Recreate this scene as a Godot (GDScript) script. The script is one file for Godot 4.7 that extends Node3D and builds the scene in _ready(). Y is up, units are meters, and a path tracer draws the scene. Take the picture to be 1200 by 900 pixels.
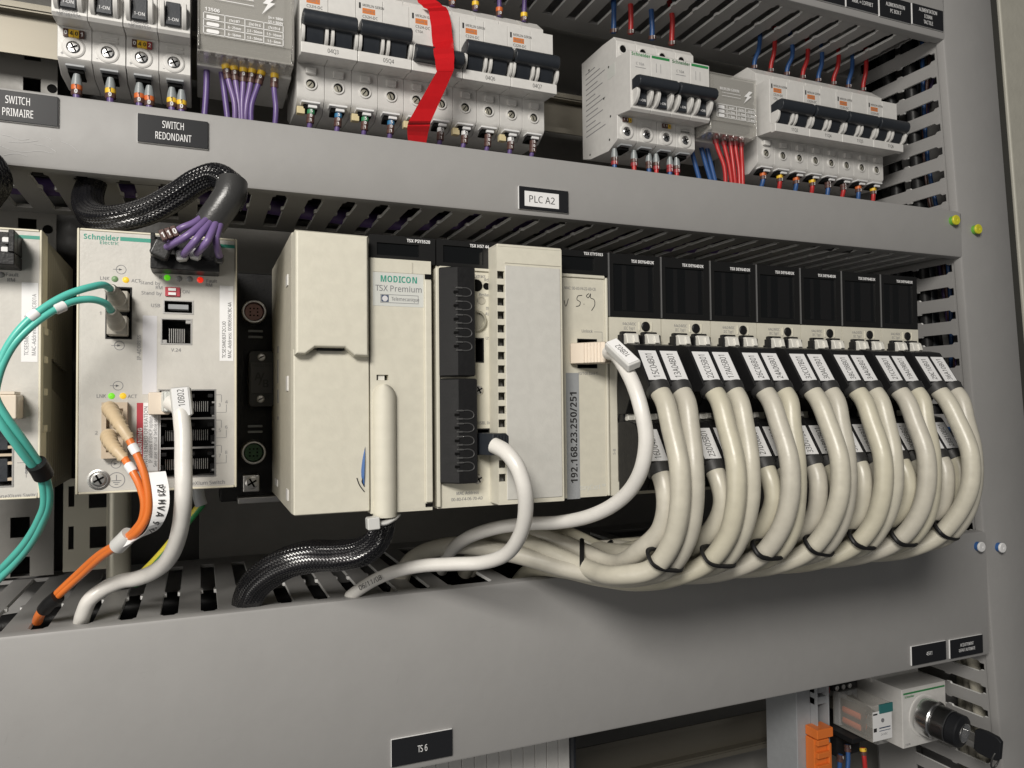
extends Node3D
# A control cabinet seen from half a metre away. All lengths below are millimetres in the cabinet's own axes
# (x along the rails, y up, z out of the cabinet; z = 0 is the front of the rack modules), written out in metres.
const S := 0.001
var M := {}
var taken := {}
var anchors := {}


class Mb:
	var v := PackedVector3Array()
	var n := PackedVector3Array()
	var edge: Mb = null    # when set, the sides of a prism go there (they wear another material)

	func tri(a: Vector3, b: Vector3, c: Vector3, na: Vector3, nb: Vector3, nc: Vector3) -> void:
		if (b - a).cross(c - a).dot(na + nb + nc) > 0.0:
			v.append(a); v.append(c); v.append(b); n.append(na); n.append(nc); n.append(nb)
		else:
			v.append(a); v.append(b); v.append(c); n.append(na); n.append(nb); n.append(nc)

	func quad(a: Vector3, b: Vector3, c: Vector3, d: Vector3, na: Vector3, nb: Vector3, nc: Vector3, nd: Vector3) -> void:
		tri(a, b, c, na, nb, nc)
		tri(a, c, d, na, nc, nd)

	func flat(a: Vector3, b: Vector3, c: Vector3, d: Vector3, nn: Vector3) -> void:
		quad(a, b, c, d, nn, nn, nn, nn)

	# a box with rounded edges of width ch
	func box(c: Vector3, s: Vector3, ch := 0.3, B := Basis()) -> void:
		var h := s * 0.5
		ch = minf(ch, 0.45 * minf(s.x, minf(s.y, s.z)))
		var P := func(i: int, sg: Vector3) -> Vector3:
			var q := Vector3(sg.x * (h.x - ch), sg.y * (h.y - ch), sg.z * (h.z - ch))
			q[i] = sg[i] * h[i]
			return c + B * q
		for i in 3:
			var j := (i + 1) % 3
			var k := (i + 2) % 3
			for a in [-1.0, 1.0]:
				var sg := Vector3.ZERO
				sg[i] = a
				var nn: Vector3 = B * sg
				var q := []
				for t in [[-1, -1], [1, -1], [1, 1], [-1, 1]]:
					sg[j] = t[0]; sg[k] = t[1]
					q.append(P.call(i, sg))
				flat(q[0], q[1], q[2], q[3], nn)
				for b in [-1.0, 1.0]:
					var e := Vector3.ZERO
					e[i] = a; e[j] = b
					var ni := Vector3.ZERO; ni[i] = a
					var nj := Vector3.ZERO; nj[j] = b
					ni = B * ni; nj = B * nj
					var lo := e; lo[k] = -1.0
					var hi := e; hi[k] = 1.0
					quad(P.call(i, lo), P.call(i, hi), P.call(j, hi), P.call(j, lo), ni, ni, nj, nj)
		for x in [-1.0, 1.0]:
			for y in [-1.0, 1.0]:
				for z in [-1.0, 1.0]:
					var sg := Vector3(x, y, z)
					tri(P.call(0, sg), P.call(1, sg), P.call(2, sg), B * Vector3(x, 0, 0), B * Vector3(0, y, 0), B * Vector3(0, 0, z))

	# box by its two corners
	func bx(x0: float, x1: float, y0: float, y1: float, z0: float, z1: float, ch := 0.3) -> void:
		box(Vector3(x0 + x1, y0 + y1, z0 + z1) * 0.5, Vector3(absf(x1 - x0), absf(y1 - y0), absf(z1 - z0)), ch)

	# outline in the xy of xf, from z0 to z1 along its z, both ends with a small chamfer
	func prism(poly: PackedVector2Array, z0: float, z1: float, ch: float, xf := Transform3D(), soft := 0.8) -> void:
		var m := poly.size()
		if Geometry2D.is_polygon_clockwise(poly):
			poly.reverse()
		var en := []
		for i in m:
			var d := (poly[(i + 1) % m] - poly[i]).normalized()
			en.append(Vector2(d.y, -d.x))
		var ins := PackedVector2Array()
		for i in m:
			var a: Vector2 = en[(i + m - 1) % m]
			var b: Vector2 = en[i]
			ins.append(poly[i] - ch * (a + b) / maxf(0.35, 1.0 + a.dot(b)))
		var B := xf.basis
		var T := func(p: Vector2, z: float) -> Vector3: return xf * Vector3(p.x, p.y, z)
		var nz: Vector3 = B * Vector3(0, 0, 1)
		var idx := Geometry2D.triangulate_polygon(ins)
		for t in range(0, idx.size(), 3):
			for s in 2:
				var z := z1 if s == 0 else z0
				var nn := nz if s == 0 else -nz
				tri(T.call(ins[idx[t]], z), T.call(ins[idx[t + 1]], z), T.call(ins[idx[t + 2]], z), nn, nn, nn)
		for i in m:
			var j := (i + 1) % m
			var e: Vector2 = en[i]
			var ea: Vector2 = e
			var eb: Vector2 = e
			if e.dot(en[(i + m - 1) % m]) > soft: ea = (e + en[(i + m - 1) % m]).normalized()
			if e.dot(en[j]) > soft: eb = (e + en[j]).normalized()
			var na: Vector3 = B * Vector3(ea.x, ea.y, 0)
			var nb: Vector3 = B * Vector3(eb.x, eb.y, 0)
			(edge if edge else self).quad(T.call(poly[i], z0 + ch), T.call(poly[j], z0 + ch), T.call(poly[j], z1 - ch), T.call(poly[i], z1 - ch), na, nb, nb, na)
			if ch > 0.0:
				quad(T.call(poly[i], z1 - ch), T.call(poly[j], z1 - ch), T.call(ins[j], z1), T.call(ins[i], z1), na, nb, nz, nz)
				quad(T.call(poly[i], z0 + ch), T.call(poly[j], z0 + ch), T.call(ins[j], z0), T.call(ins[i], z0), na, nb, -nz, -nz)

	# profile of (radius, height) pairs turned about the z of xf
	func lathe(prof: Array, xf: Transform3D, sides := 20) -> void:
		for i in prof.size() - 1:
			var a: Array = prof[i]
			var b: Array = prof[i + 1]
			var d := Vector2(b[0] - a[0], b[1] - a[1]).normalized()
			for k in sides:
				var t0 := TAU * k / sides
				var t1 := TAU * (k + 1) / sides
				var u0 := Vector3(cos(t0), sin(t0), 0)
				var u1 := Vector3(cos(t1), sin(t1), 0)
				var zz := Vector3(0, 0, 1)
				var n0: Vector3 = xf.basis * (u0 * d.y - zz * d.x)
				var n1: Vector3 = xf.basis * (u1 * d.y - zz * d.x)
				quad(xf * (u0 * a[0] + zz * a[1]), xf * (u1 * a[0] + zz * a[1]), xf * (u1 * b[0] + zz * b[1]), xf * (u0 * b[0] + zz * b[1]), n0, n1, n1, n0)

	# tube along points; rr may hold a radius for each point
	func tube(pts: Array, r: float, sides := 12, rr := [], closed := false, sq := 1.0, side := Vector3.ZERO) -> void:
		var m := pts.size()
		var rings := []
		var norms := []
		var up := side if side != Vector3.ZERO else Vector3(0.123, 0.4, 0.9)
		for i in m:
			var t: Vector3 = (pts[(i + 1) % m] - pts[(i + m - 1) % m]) if closed else (pts[mini(i + 1, m - 1)] - pts[maxi(i - 1, 0)])
			t = t.normalized()
			up = (up - t * up.dot(t)).normalized()
			var w := t.cross(up)
			var ring := []
			var nr := []
			var q: float = r if rr.is_empty() else rr[i]
			for k in sides:
				var a := TAU * k / sides
				ring.append(pts[i] + up * cos(a) * q + w * sin(a) * q * sq)
				nr.append((up * cos(a) * sq + w * sin(a)).normalized())
			rings.append(ring); norms.append(nr)
		for i in (m if closed else m - 1):
			var j := (i + 1) % m
			for k in sides:
				var l := (k + 1) % sides
				quad(rings[i][k], rings[i][l], rings[j][l], rings[j][k], norms[i][k], norms[i][l], norms[j][l], norms[j][k])
		if not closed:
			for e in [0, m - 1]:
				var t: Vector3 = (pts[0] - pts[1]) if e == 0 else (pts[m - 1] - pts[m - 2])
				t = t.normalized()
				for k in sides:
					tri(pts[e], rings[e][k], rings[e][(k + 1) % sides], t, t, t)

	# a plate in the xy plane with rectangular openings that go right through
	func plate(r: Rect2, holes: Array, z0: float, z1: float) -> void:
		var xs := [r.position.x, r.end.x]
		var ys := [r.position.y, r.end.y]
		for h in holes:
			for x in [h.position.x, h.end.x]: xs.append(clampf(x, r.position.x, r.end.x))
			for y in [h.position.y, h.end.y]: ys.append(clampf(y, r.position.y, r.end.y))
		xs.sort(); ys.sort()
		for i in xs.size() - 1:
			for j in ys.size() - 1:
				if xs[i + 1] - xs[i] < 0.001 or ys[j + 1] - ys[j] < 0.001: continue
				var c := Vector2(xs[i] + xs[i + 1], ys[j] + ys[j + 1]) * 0.5
				var inside := false
				for h in holes:
					if h.has_point(c): inside = true
				if inside: continue
				for s in 2:
					var z := z1 if s == 0 else z0
					flat(Vector3(xs[i], ys[j], z), Vector3(xs[i + 1], ys[j], z), Vector3(xs[i + 1], ys[j + 1], z), Vector3(xs[i], ys[j + 1], z), Vector3(0, 0, 1 - 2 * s))
		for q in [[r, 1.0]] + holes.map(func(h): return [h, -1.0]):
			var a: Rect2 = q[0]
			var sg: float = q[1]
			var p := a.position
			var e := a.end
			flat(Vector3(p.x, p.y, z0), Vector3(e.x, p.y, z0), Vector3(e.x, p.y, z1), Vector3(p.x, p.y, z1), Vector3(0, -sg, 0))
			flat(Vector3(p.x, e.y, z0), Vector3(e.x, e.y, z0), Vector3(e.x, e.y, z1), Vector3(p.x, e.y, z1), Vector3(0, sg, 0))
			flat(Vector3(p.x, p.y, z0), Vector3(p.x, e.y, z0), Vector3(p.x, e.y, z1), Vector3(p.x, p.y, z1), Vector3(-sg, 0, 0))
			flat(Vector3(e.x, p.y, z0), Vector3(e.x, e.y, z0), Vector3(e.x, e.y, z1), Vector3(e.x, p.y, z1), Vector3(sg, 0, 0))

	# a thin strip between two edges
	func ribbon(l: Array, r: Array, th := 0.25) -> void:
		for i in l.size() - 1:
			var nn: Vector3 = (l[i + 1] - l[i]).cross(r[i] - l[i]).normalized()
			if nn.z < 0: nn = -nn
			flat(l[i], l[i + 1], r[i + 1], r[i], nn)
			var o := nn * th
			flat(l[i] - o, l[i + 1] - o, r[i + 1] - o, r[i] - o, -nn)
			var w: Vector3 = (r[i] - l[i]).normalized()
			flat(l[i], l[i + 1], l[i + 1] - o, l[i] - o, -w)
			flat(r[i], r[i + 1], r[i + 1] - o, r[i] - o, w)


# ---------- nodes ----------
func number(parent: Node, called: String) -> String:
	var key := "%d/%s" % [parent.get_instance_id(), called]
	var k: int = taken.get(key, 0)
	while parent.has_node(called if k == 0 else "%s_%03d" % [called, k]): k += 1
	taken[key] = k + 1
	return called if k == 0 else "%s_%03d" % [called, k]


func tag(o: Node, label: String, category: String, group := "") -> void:
	if label != "": o.set_meta("label", label)
	o.set_meta("category", category)
	if group != "": o.set_meta("group", group)


func thing(called: String, label: String, category: String, at := Vector3.ZERO, group := "", local := false) -> Node3D:
	var o := Node3D.new()
	o.name = number(self, called)
	o.position = at * S
	add_child(o)
	anchors[o.get_instance_id()] = Vector3.ZERO if local else at
	tag(o, label, category, group)
	return o


func mesh_of(sets: Array, off: Vector3) -> ArrayMesh:
	var am := ArrayMesh.new()
	for s in sets:
		var mb: Mb = s[0]
		var vv := PackedVector3Array()
		vv.resize(mb.v.size())
		for i in mb.v.size(): vv[i] = (mb.v[i] - off) * S
		var arr := []
		arr.resize(Mesh.ARRAY_MAX)
		arr[Mesh.ARRAY_VERTEX] = vv
		arr[Mesh.ARRAY_NORMAL] = mb.n
		am.add_surface_from_arrays(Mesh.PRIMITIVE_TRIANGLES, arr)
		am.surface_set_material(am.get_surface_count() - 1, s[1])
	return am


# one named mesh under a thing or a part
func part(called: String, mb: Mb, m: Material, parent: Node, more := []) -> MeshInstance3D:
	var o := MeshInstance3D.new()
	var off: Vector3 = anchors.get(parent.get_instance_id(), Vector3.ZERO)
	o.mesh = mesh_of([[mb, m]] + more, off)
	o.name = number(parent, called)
	parent.add_child(o)
	anchors[o.get_instance_id()] = off
	return o


# a thing of a single mesh
func single(called: String, mb: Mb, m: Material, label: String, category: String, group := "", more := []) -> MeshInstance3D:
	var lo := mb.v[0]
	var hi := lo
	for q in mb.v:
		lo = lo.min(q); hi = hi.max(q)
	var at := Vector3((lo.x + hi.x) * 0.5, lo.y, (lo.z + hi.z) * 0.5)
	var o := MeshInstance3D.new()
	o.mesh = mesh_of([[mb, m]] + more, at)
	o.name = number(self, called)
	o.position = at * S
	add_child(o)
	anchors[o.get_instance_id()] = at
	tag(o, label, category, group)
	return o


func struct(called: String, mb: Mb, m: Material, more := []) -> MeshInstance3D:
	var o := MeshInstance3D.new()
	o.mesh = mesh_of([[mb, m]] + more, Vector3.ZERO)
	o.name = called
	o.set_meta("kind", "structure")
	add_child(o)
	return o


func mb() -> Mb:
	return Mb.new()


var fonts := {}
func font(kind: String, weight: int) -> SystemFont:
	var key := kind + str(weight)
	if not fonts.has(key):
		var f := SystemFont.new()
		f.font_names = PackedStringArray([kind])
		f.font_weight = weight
		fonts[key] = f
	return fonts[key]


# lettering of capital height h, centred on a point, raised by a hair
func text(parent: Node, s: String, at: Vector3, h: float, m: Material, B := Basis(), sx := 1.0, weight := 400, kind := "Droid Sans", align := 1) -> MeshInstance3D:
	var t := TextMesh.new()
	t.font = font(kind, weight)
	t.text = s
	t.font_size = 24
	t.pixel_size = h * S / (24 * 0.714)
	t.depth = 0.06 * S
	t.curve_step = 2.0
	t.line_spacing = -3.0
	t.horizontal_alignment = [HORIZONTAL_ALIGNMENT_LEFT, HORIZONTAL_ALIGNMENT_CENTER, HORIZONTAL_ALIGNMENT_RIGHT][align]
	t.material = m
	var o := MeshInstance3D.new()
	o.mesh = t
	o.name = number(parent, "lettering")
	var off: Vector3 = anchors.get(parent.get_instance_id(), Vector3.ZERO)
	o.transform = Transform3D(B * Basis.from_scale(Vector3(sx, 1, 1)), (at - off) * S)
	parent.add_child(o)
	return o


const UPRIGHT := Basis(Vector3(0, 1, 0), Vector3(-1, 0, 0), Vector3(0, 0, 1))    # reads upwards
const SIDEWAYS := Basis(Vector3(0, 0, 1), Vector3(0, 1, 0), Vector3(1, 0, 0))   # outline given as (z, y), pushed along x
const FLATWISE := Basis(Vector3(1, 0, 0), Vector3(0, 0, 1), Vector3(0, 1, 0))   # outline given as (x, z), pushed along y


func at_(p: Vector3, B := Basis()) -> Transform3D:
	return Transform3D(B, p)


func curve(pts: Array, seg := 7) -> Array:
	var o := []
	for i in pts.size() - 1:
		var a: Vector3 = pts[maxi(i - 1, 0)]
		var b: Vector3 = pts[i]
		var c: Vector3 = pts[i + 1]
		var d: Vector3 = pts[mini(i + 2, pts.size() - 1)]
		for k in seg:
			o.append(b.cubic_interpolate_in_time(c, a, d, float(k) / seg, b.distance_to(c), -a.distance_to(b) if i > 0 else -b.distance_to(c), b.distance_to(c) + (c.distance_to(d) if i + 2 < pts.size() else b.distance_to(c))))
	o.append(pts[-1])
	return o


func sub(p: Array, a: float, b: float) -> Array:   # the stretch of a curve between two fractions
	return p.slice(int(a * (p.size() - 1)), int(b * (p.size() - 1)) + 1)


func poly(a: Array) -> PackedVector2Array:
	var o := PackedVector2Array()
	for i in range(0, a.size(), 2): o.append(Vector2(a[i], a[i + 1]))
	return o


func rounded(r: Rect2, c: float, k := 4) -> PackedVector2Array:
	var o := PackedVector2Array()
	var cs := [Vector2(r.end.x - c, r.end.y - c), Vector2(r.position.x + c, r.end.y - c), Vector2(r.position.x + c, r.position.y + c), Vector2(r.end.x - c, r.position.y + c)]
	for i in 4:
		for j in k + 1:
			var a := PI / 2 * (i + float(j) / k)
			o.append(cs[i] + Vector2(cos(a), sin(a)) * c)
	return o


func mid(r: Rect2, z: float) -> Vector3:
	return Vector3(r.get_center().x, r.get_center().y, z)


# ---------- materials ----------
func noise_tex(sd: int, freq: float, lo: float, hi: float, normal := 0.0, stretch := false) -> ImageTexture:
	var nz := FastNoiseLite.new()
	nz.seed = sd
	nz.noise_type = FastNoiseLite.TYPE_SIMPLEX_SMOOTH
	nz.frequency = freq
	nz.fractal_octaves = 4
	var im := nz.get_seamless_image(256, 256)
	im.convert(Image.FORMAT_RGBA8)
	if stretch:
		im.resize(256, 16, Image.INTERPOLATE_LANCZOS)
		var b := Image.create(256, 256, false, Image.FORMAT_RGBA8)
		for x in 256:
			for y in 256:
				b.set_pixel(x, y, im.get_pixel((x * 37 + 11) % 256, (y / 16 + (x / 8) * 3) % 16))
		im = b
	if normal > 0.0:
		im.bump_map_to_normal_map(normal)
	else:
		for x in 256:
			for y in 256:
				var g := lerpf(lo, hi, im.get_pixel(x, y).r)
				im.set_pixel(x, y, Color(g, g, g))
	return ImageTexture.create_from_image(im)


# the skin of a duct cover: faint cloudiness, rubbed patches, hairline scratches and specks of dust
func sheet_tex() -> ImageTexture:
	var nz := FastNoiseLite.new()
	nz.seed = 31
	nz.frequency = 0.006
	nz.fractal_octaves = 5
	var im := nz.get_seamless_image(768, 768)
	im.convert(Image.FORMAT_RGBA8)
	for x in 768:
		for y in 768:
			var g := lerpf(0.972, 0.99, im.get_pixel(x, y).r)
			im.set_pixel(x, y, Color(g, g, g))
	var rnd := RandomNumberGenerator.new()
	rnd.seed = 77
	for k in 46:
		var p := Vector2(rnd.randf() * 768, rnd.randf() * 768)
		var a := rnd.randf_range(-0.5, 0.5) if k % 3 else rnd.randf() * TAU
		var n := rnd.randi_range(8, 60)
		var d := rnd.randf_range(-0.06, 0.045)
		for i in n:
			p += Vector2(cos(a), sin(a))
			a += rnd.randf_range(-0.05, 0.05)
			var q := Vector2i(posmod(int(p.x), 768), posmod(int(p.y), 768))
			var g := clampf(im.get_pixel(q.x, q.y).r + d * sin(PI * i / n), 0, 1)
			im.set_pixel(q.x, q.y, Color(g, g, g))
	for k in 260:
		var q := Vector2i(rnd.randi_range(0, 766), rnd.randi_range(0, 766))
		var g := clampf(im.get_pixel(q.x, q.y).r + rnd.randf_range(-0.12, 0.06), 0, 1)
		im.set_pixel(q.x, q.y, Color(g, g, g))
		if k % 3 == 0: im.set_pixel(q.x + 1, q.y, Color(g, g, g))
	return ImageTexture.create_from_image(im)


var tx := {}
func mat(called: String, c: Color, rough: float, opt := {}) -> StandardMaterial3D:
	var m := StandardMaterial3D.new()
	m.resource_name = called
	m.albedo_color = c
	m.roughness = rough
	m.metallic = opt.get("metal", 0.0)
	if opt.get("grain", 0.0) > 0.0:
		m.uv1_triplanar = true
		m.uv1_scale = Vector3.ONE * opt.get("scale", 45.0)
		m.normal_enabled = true
		m.normal_texture = tx.fine
		m.normal_scale = opt.grain
		m.roughness_texture = tx.rough
		m.roughness_texture_channel = BaseMaterial3D.TEXTURE_CHANNEL_RED
		m.roughness = minf(1.0, rough * 1.12)
		m.albedo_texture = tx.get(opt.get("tone", "tone"))
	if opt.has("spec"): m.metallic_specular = opt.spec
	if opt.has("glow"):
		m.emission_enabled = true
		m.emission = opt.glow
		m.emission_energy_multiplier = opt.get("power", 1.0)
	if opt.has("coat"):
		m.clearcoat_enabled = true
		m.clearcoat = opt.coat
		m.clearcoat_roughness = 0.15
	M[called] = m
	return m


func materials() -> void:
	tx.fine = noise_tex(3, 0.05, 0, 1, 3.0)
	tx.rough = noise_tex(5, 0.02, 0.72, 1.0)
	tx.tone = noise_tex(9, 0.012, 0.965, 1.0)
	tx.worn = noise_tex(12, 0.016, 0.92, 1.0)
	tx.sheet = sheet_tex()
	tx.metal = noise_tex(21, 0.03, 0.88, 1.0)
	var g := func(v: float, t := Vector3.ONE) -> Color: return Color(v * t.x, v * t.y, v * t.z).linear_to_srgb()
	mat("duct", g.call(0.33, Vector3(1.0, 0.985, 0.965)), 0.5, {"grain": 0.035, "scale": 5.0, "tone": "sheet"})
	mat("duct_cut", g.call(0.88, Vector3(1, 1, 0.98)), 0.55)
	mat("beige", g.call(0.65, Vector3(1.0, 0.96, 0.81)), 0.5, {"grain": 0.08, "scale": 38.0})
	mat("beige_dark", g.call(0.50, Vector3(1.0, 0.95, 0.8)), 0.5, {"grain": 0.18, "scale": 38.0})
	mat("switch_face", g.call(0.58, Vector3(1.0, 0.97, 0.90)), 0.45, {"grain": 0.10, "scale": 30.0})
	mat("switch_edge", g.call(0.70, Vector3(1.0, 0.94, 0.75)), 0.45)
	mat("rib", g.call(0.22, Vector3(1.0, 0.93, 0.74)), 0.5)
	mat("panel_grey", g.call(0.58, Vector3(1, 0.985, 0.92)), 0.42, {"grain": 0.1, "scale": 40.0})
	mat("white", g.call(0.66, Vector3(1, 0.985, 0.95)), 0.42, {"grain": 0.08, "scale": 45.0})
	mat("white_label", g.call(0.80, Vector3(1, 1, 1)), 0.45)
	mat("pale_sticker", g.call(0.66, Vector3(0.98, 0.97, 1.0)), 0.3)
	mat("clear_sticker", g.call(0.62, Vector3(0.98, 1.0, 0.95)), 0.3)
	mat("black", g.call(0.012, Vector3(1, 1, 1.05)), 0.45, {"grain": 0.2, "scale": 40.0, "spec": 0.36})
	mat("black_soft", g.call(0.03), 0.5, {"grain": 0.2, "scale": 60.0})
	mat("plate_black", g.call(0.016, Vector3(0.95, 1, 1.15)), 0.42, {"spec": 0.34})
	mat("screen", g.call(0.006, Vector3(0.9, 1, 1.1)), 0.08)
	mat("screen_reflection", g.call(0.010, Vector3(1, 1, 1.05)), 0.12)  # slightly paler black, standing for reflections in the dark windows
	mat("screen_frame", g.call(0.0085), 0.36)
	mat("label_grey", g.call(0.075), 0.3)
	mat("dark_steel", g.call(0.28), 0.28, {"metal": 1.0})
	mat("plate_grey", g.call(0.05), 0.45)
	mat("scuff", g.call(0.55), 0.5)
	mat("rib_line", g.call(0.07), 0.4)
	mat("edge_grey", g.call(0.12), 0.4)
	mat("hollow", g.call(0.006), 0.8, {"spec": 0.2})
	mat("navy", g.call(0.026, Vector3(0.85, 1.0, 1.25)), 0.42, {"grain": 0.12, "scale": 50.0})
	mat("grey_print", g.call(0.20, Vector3(1, 1, 1.05)), 0.6)
	mat("black_print", g.call(0.02), 0.6)
	mat("white_print", g.call(0.8), 0.5)
	mat("green_print", g.call(0.34, Vector3(0.1, 0.85, 0.62)), 0.5)
	mat("leaf_print", g.call(0.22, Vector3(0.12, 1.0, 0.3)), 0.5)
	mat("orange_print", g.call(0.62, Vector3(1.0, 0.30, 0.06)), 0.5)
	mat("red_print", g.call(0.45, Vector3(1.0, 0.10, 0.14)), 0.5)
	mat("red_tape", g.call(0.56, Vector3(1.0, 0.022, 0.03)), 0.25, {"grain": 0.25, "scale": 50.0})
	mat("steel", g.call(0.6, Vector3(1, 0.98, 0.95)), 0.36, {"metal": 1.0})
	mat("rail", g.call(0.20, Vector3(1, 0.92, 0.75)), 0.46, {"metal": 0.55})
	mat("chrome", g.call(0.8), 0.22, {"metal": 1.0})
	mat("zinc", g.call(0.42, Vector3(1, 0.96, 0.80)), 0.4, {"metal": 0.45})
	mat("panel", g.call(0.24, Vector3(1, 0.97, 0.9)), 0.5, {"grain": 0.1, "scale": 12.0})
	mat("panel_dark", g.call(0.045, Vector3(1, 0.98, 0.92)), 0.5, {"grain": 0.1, "scale": 12.0})
	mat("frame", g.call(0.05, Vector3(1, 0.98, 0.85)), 0.5, {"grain": 0.1, "scale": 12.0})
	mat("frame_pale", g.call(0.45, Vector3(1, 0.97, 0.84)), 0.5, {"grain": 0.1, "scale": 12.0})
	mat("cable", g.call(0.58, Vector3(1.0, 0.95, 0.79)), 0.36, {"grain": 0.12, "scale": 22.0, "tone": "worn"})
	mat("cable_b", g.call(0.55, Vector3(1.0, 0.95, 0.81)), 0.38, {"grain": 0.12, "scale": 25.0, "tone": "worn"})
	mat("cable_c", g.call(0.58, Vector3(1.0, 0.945, 0.75)), 0.36, {"grain": 0.12, "scale": 19.0, "tone": "worn"})
	mat("lan", g.call(0.74, Vector3(1.0, 0.975, 0.92)), 0.34, {"grain": 0.12, "scale": 25.0})
	mat("plug_ivory", g.call(0.72, Vector3(1.0, 0.87, 0.72)), 0.35)
	mat("latch", g.call(0.70, Vector3(1.0, 0.98, 0.9)), 0.35)
	mat("orange", g.call(0.72, Vector3(1.0, 0.25, 0.045)), 0.36)
	mat("teal", g.call(0.52, Vector3(0.20, 1.0, 0.84)), 0.34)
	mat("violet", g.call(0.22, Vector3(0.78, 0.52, 1.25)), 0.36)
	mat("violet_dark", g.call(0.14, Vector3(0.85, 0.55, 1.6)), 0.38)
	mat("red_wire", g.call(0.46, Vector3(1.0, 0.06, 0.06)), 0.36)
	mat("blue_wire", g.call(0.26, Vector3(0.12, 0.36, 1.0)), 0.36)
	mat("earth_yellow", g.call(0.62, Vector3(1.0, 0.86, 0.08)), 0.4)
	mat("earth_green", g.call(0.2, Vector3(0.12, 1.0, 0.3)), 0.4)
	mat("marker_yellow", g.call(0.8, Vector3(1.0, 0.64, 0.05)), 0.4)
	mat("marker_orange", g.call(0.60, Vector3(1.0, 0.24, 0.06)), 0.4)
	mat("marker_green", g.call(0.22, Vector3(0.2, 1.0, 0.45)), 0.4)
	mat("marker_blue", g.call(0.30, Vector3(0.1, 0.5, 1.0)), 0.4)
	mat("marker_white", g.call(0.7), 0.4)
	mat("marker_brown", g.call(0.09, Vector3(1.0, 0.5, 0.42)), 0.4)
	mat("marker_cream", g.call(0.6, Vector3(1.0, 0.85, 0.5)), 0.4)
	mat("marker_red", g.call(0.3, Vector3(1.0, 0.12, 0.14)), 0.4)
	mat("ferrule", g.call(0.28, Vector3(0.9, 0.98, 1.0)), 0.35)
	mat("shrink", g.call(0.045), 0.33, {"grain": 0.25, "scale": 50.0})
	mat("braid", g.call(0.006, Vector3(0.95, 0.95, 1.2)), 0.2, {"coat": 0.35})
	mat("boot_grey", g.call(0.42, Vector3(1.0, 0.94, 0.82)), 0.45)
	mat("boot_tan", g.call(0.55, Vector3(1.0, 0.78, 0.5)), 0.45)
	mat("port_beige", g.call(0.55, Vector3(1.0, 0.82, 0.62)), 0.42)
	mat("tie_clear", g.call(0.6, Vector3(1, 1, 0.97)), 0.3)
	mat("dot_yellow", g.call(0.66, Vector3(0.95, 0.9, 0.05)), 0.35)
	mat("dot_green", g.call(0.4, Vector3(0.35, 1.0, 0.12)), 0.35)
	mat("dot_blue", g.call(0.3, Vector3(0.1, 0.35, 1.0)), 0.35)
	mat("copper_pins", g.call(0.42, Vector3(1.0, 0.55, 0.5)), 0.4)
	mat("green_pins", g.call(0.1, Vector3(0.3, 1.0, 0.35)), 0.4)
	mat("grey_block", g.call(0.34, Vector3(0.96, 1.0, 1.04)), 0.5, {"grain": 0.1, "scale": 40.0})
	mat("coil", g.call(0.5, Vector3(1.0, 0.3, 0.16)), 0.4)
	mat("led_off", g.call(0.30), 0.4)
	mat("led_green", g.call(0.5, Vector3(0.4, 1, 0.1)), 0.3, {"glow": Color(0.35, 0.9, 0.05), "power": 0.5})
	mat("led_dim_green", g.call(0.3, Vector3(0.6, 1, 0.5)), 0.3)
	mat("led_yellow", g.call(0.5, Vector3(1, 0.8, 0.1)), 0.3, {"glow": Color(1.0, 0.75, 0.05), "power": 0.5})
	mat("led_red", g.call(0.5, Vector3(1, 0.2, 0.1)), 0.3, {"glow": Color(1.0, 0.12, 0.05), "power": 0.7})
	var cl := mat("clear", Color(0.86, 0.85, 0.82, 0.26), 0.08)
	cl.transparency = BaseMaterial3D.TRANSPARENCY_ALPHA
	var sm := mat("smoke", Color(0.30, 0.29, 0.27, 0.55), 0.08)
	sm.transparency = BaseMaterial3D.TRANSPARENCY_ALPHA
	mat("teal_label", g.call(0.16, Vector3(0.2, 1.0, 1.0)), 0.4)
	mat("blue_print", g.call(0.12, Vector3(0.3, 0.5, 1.0)), 0.5)
	mat("pen", g.call(0.02), 0.5)


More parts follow.
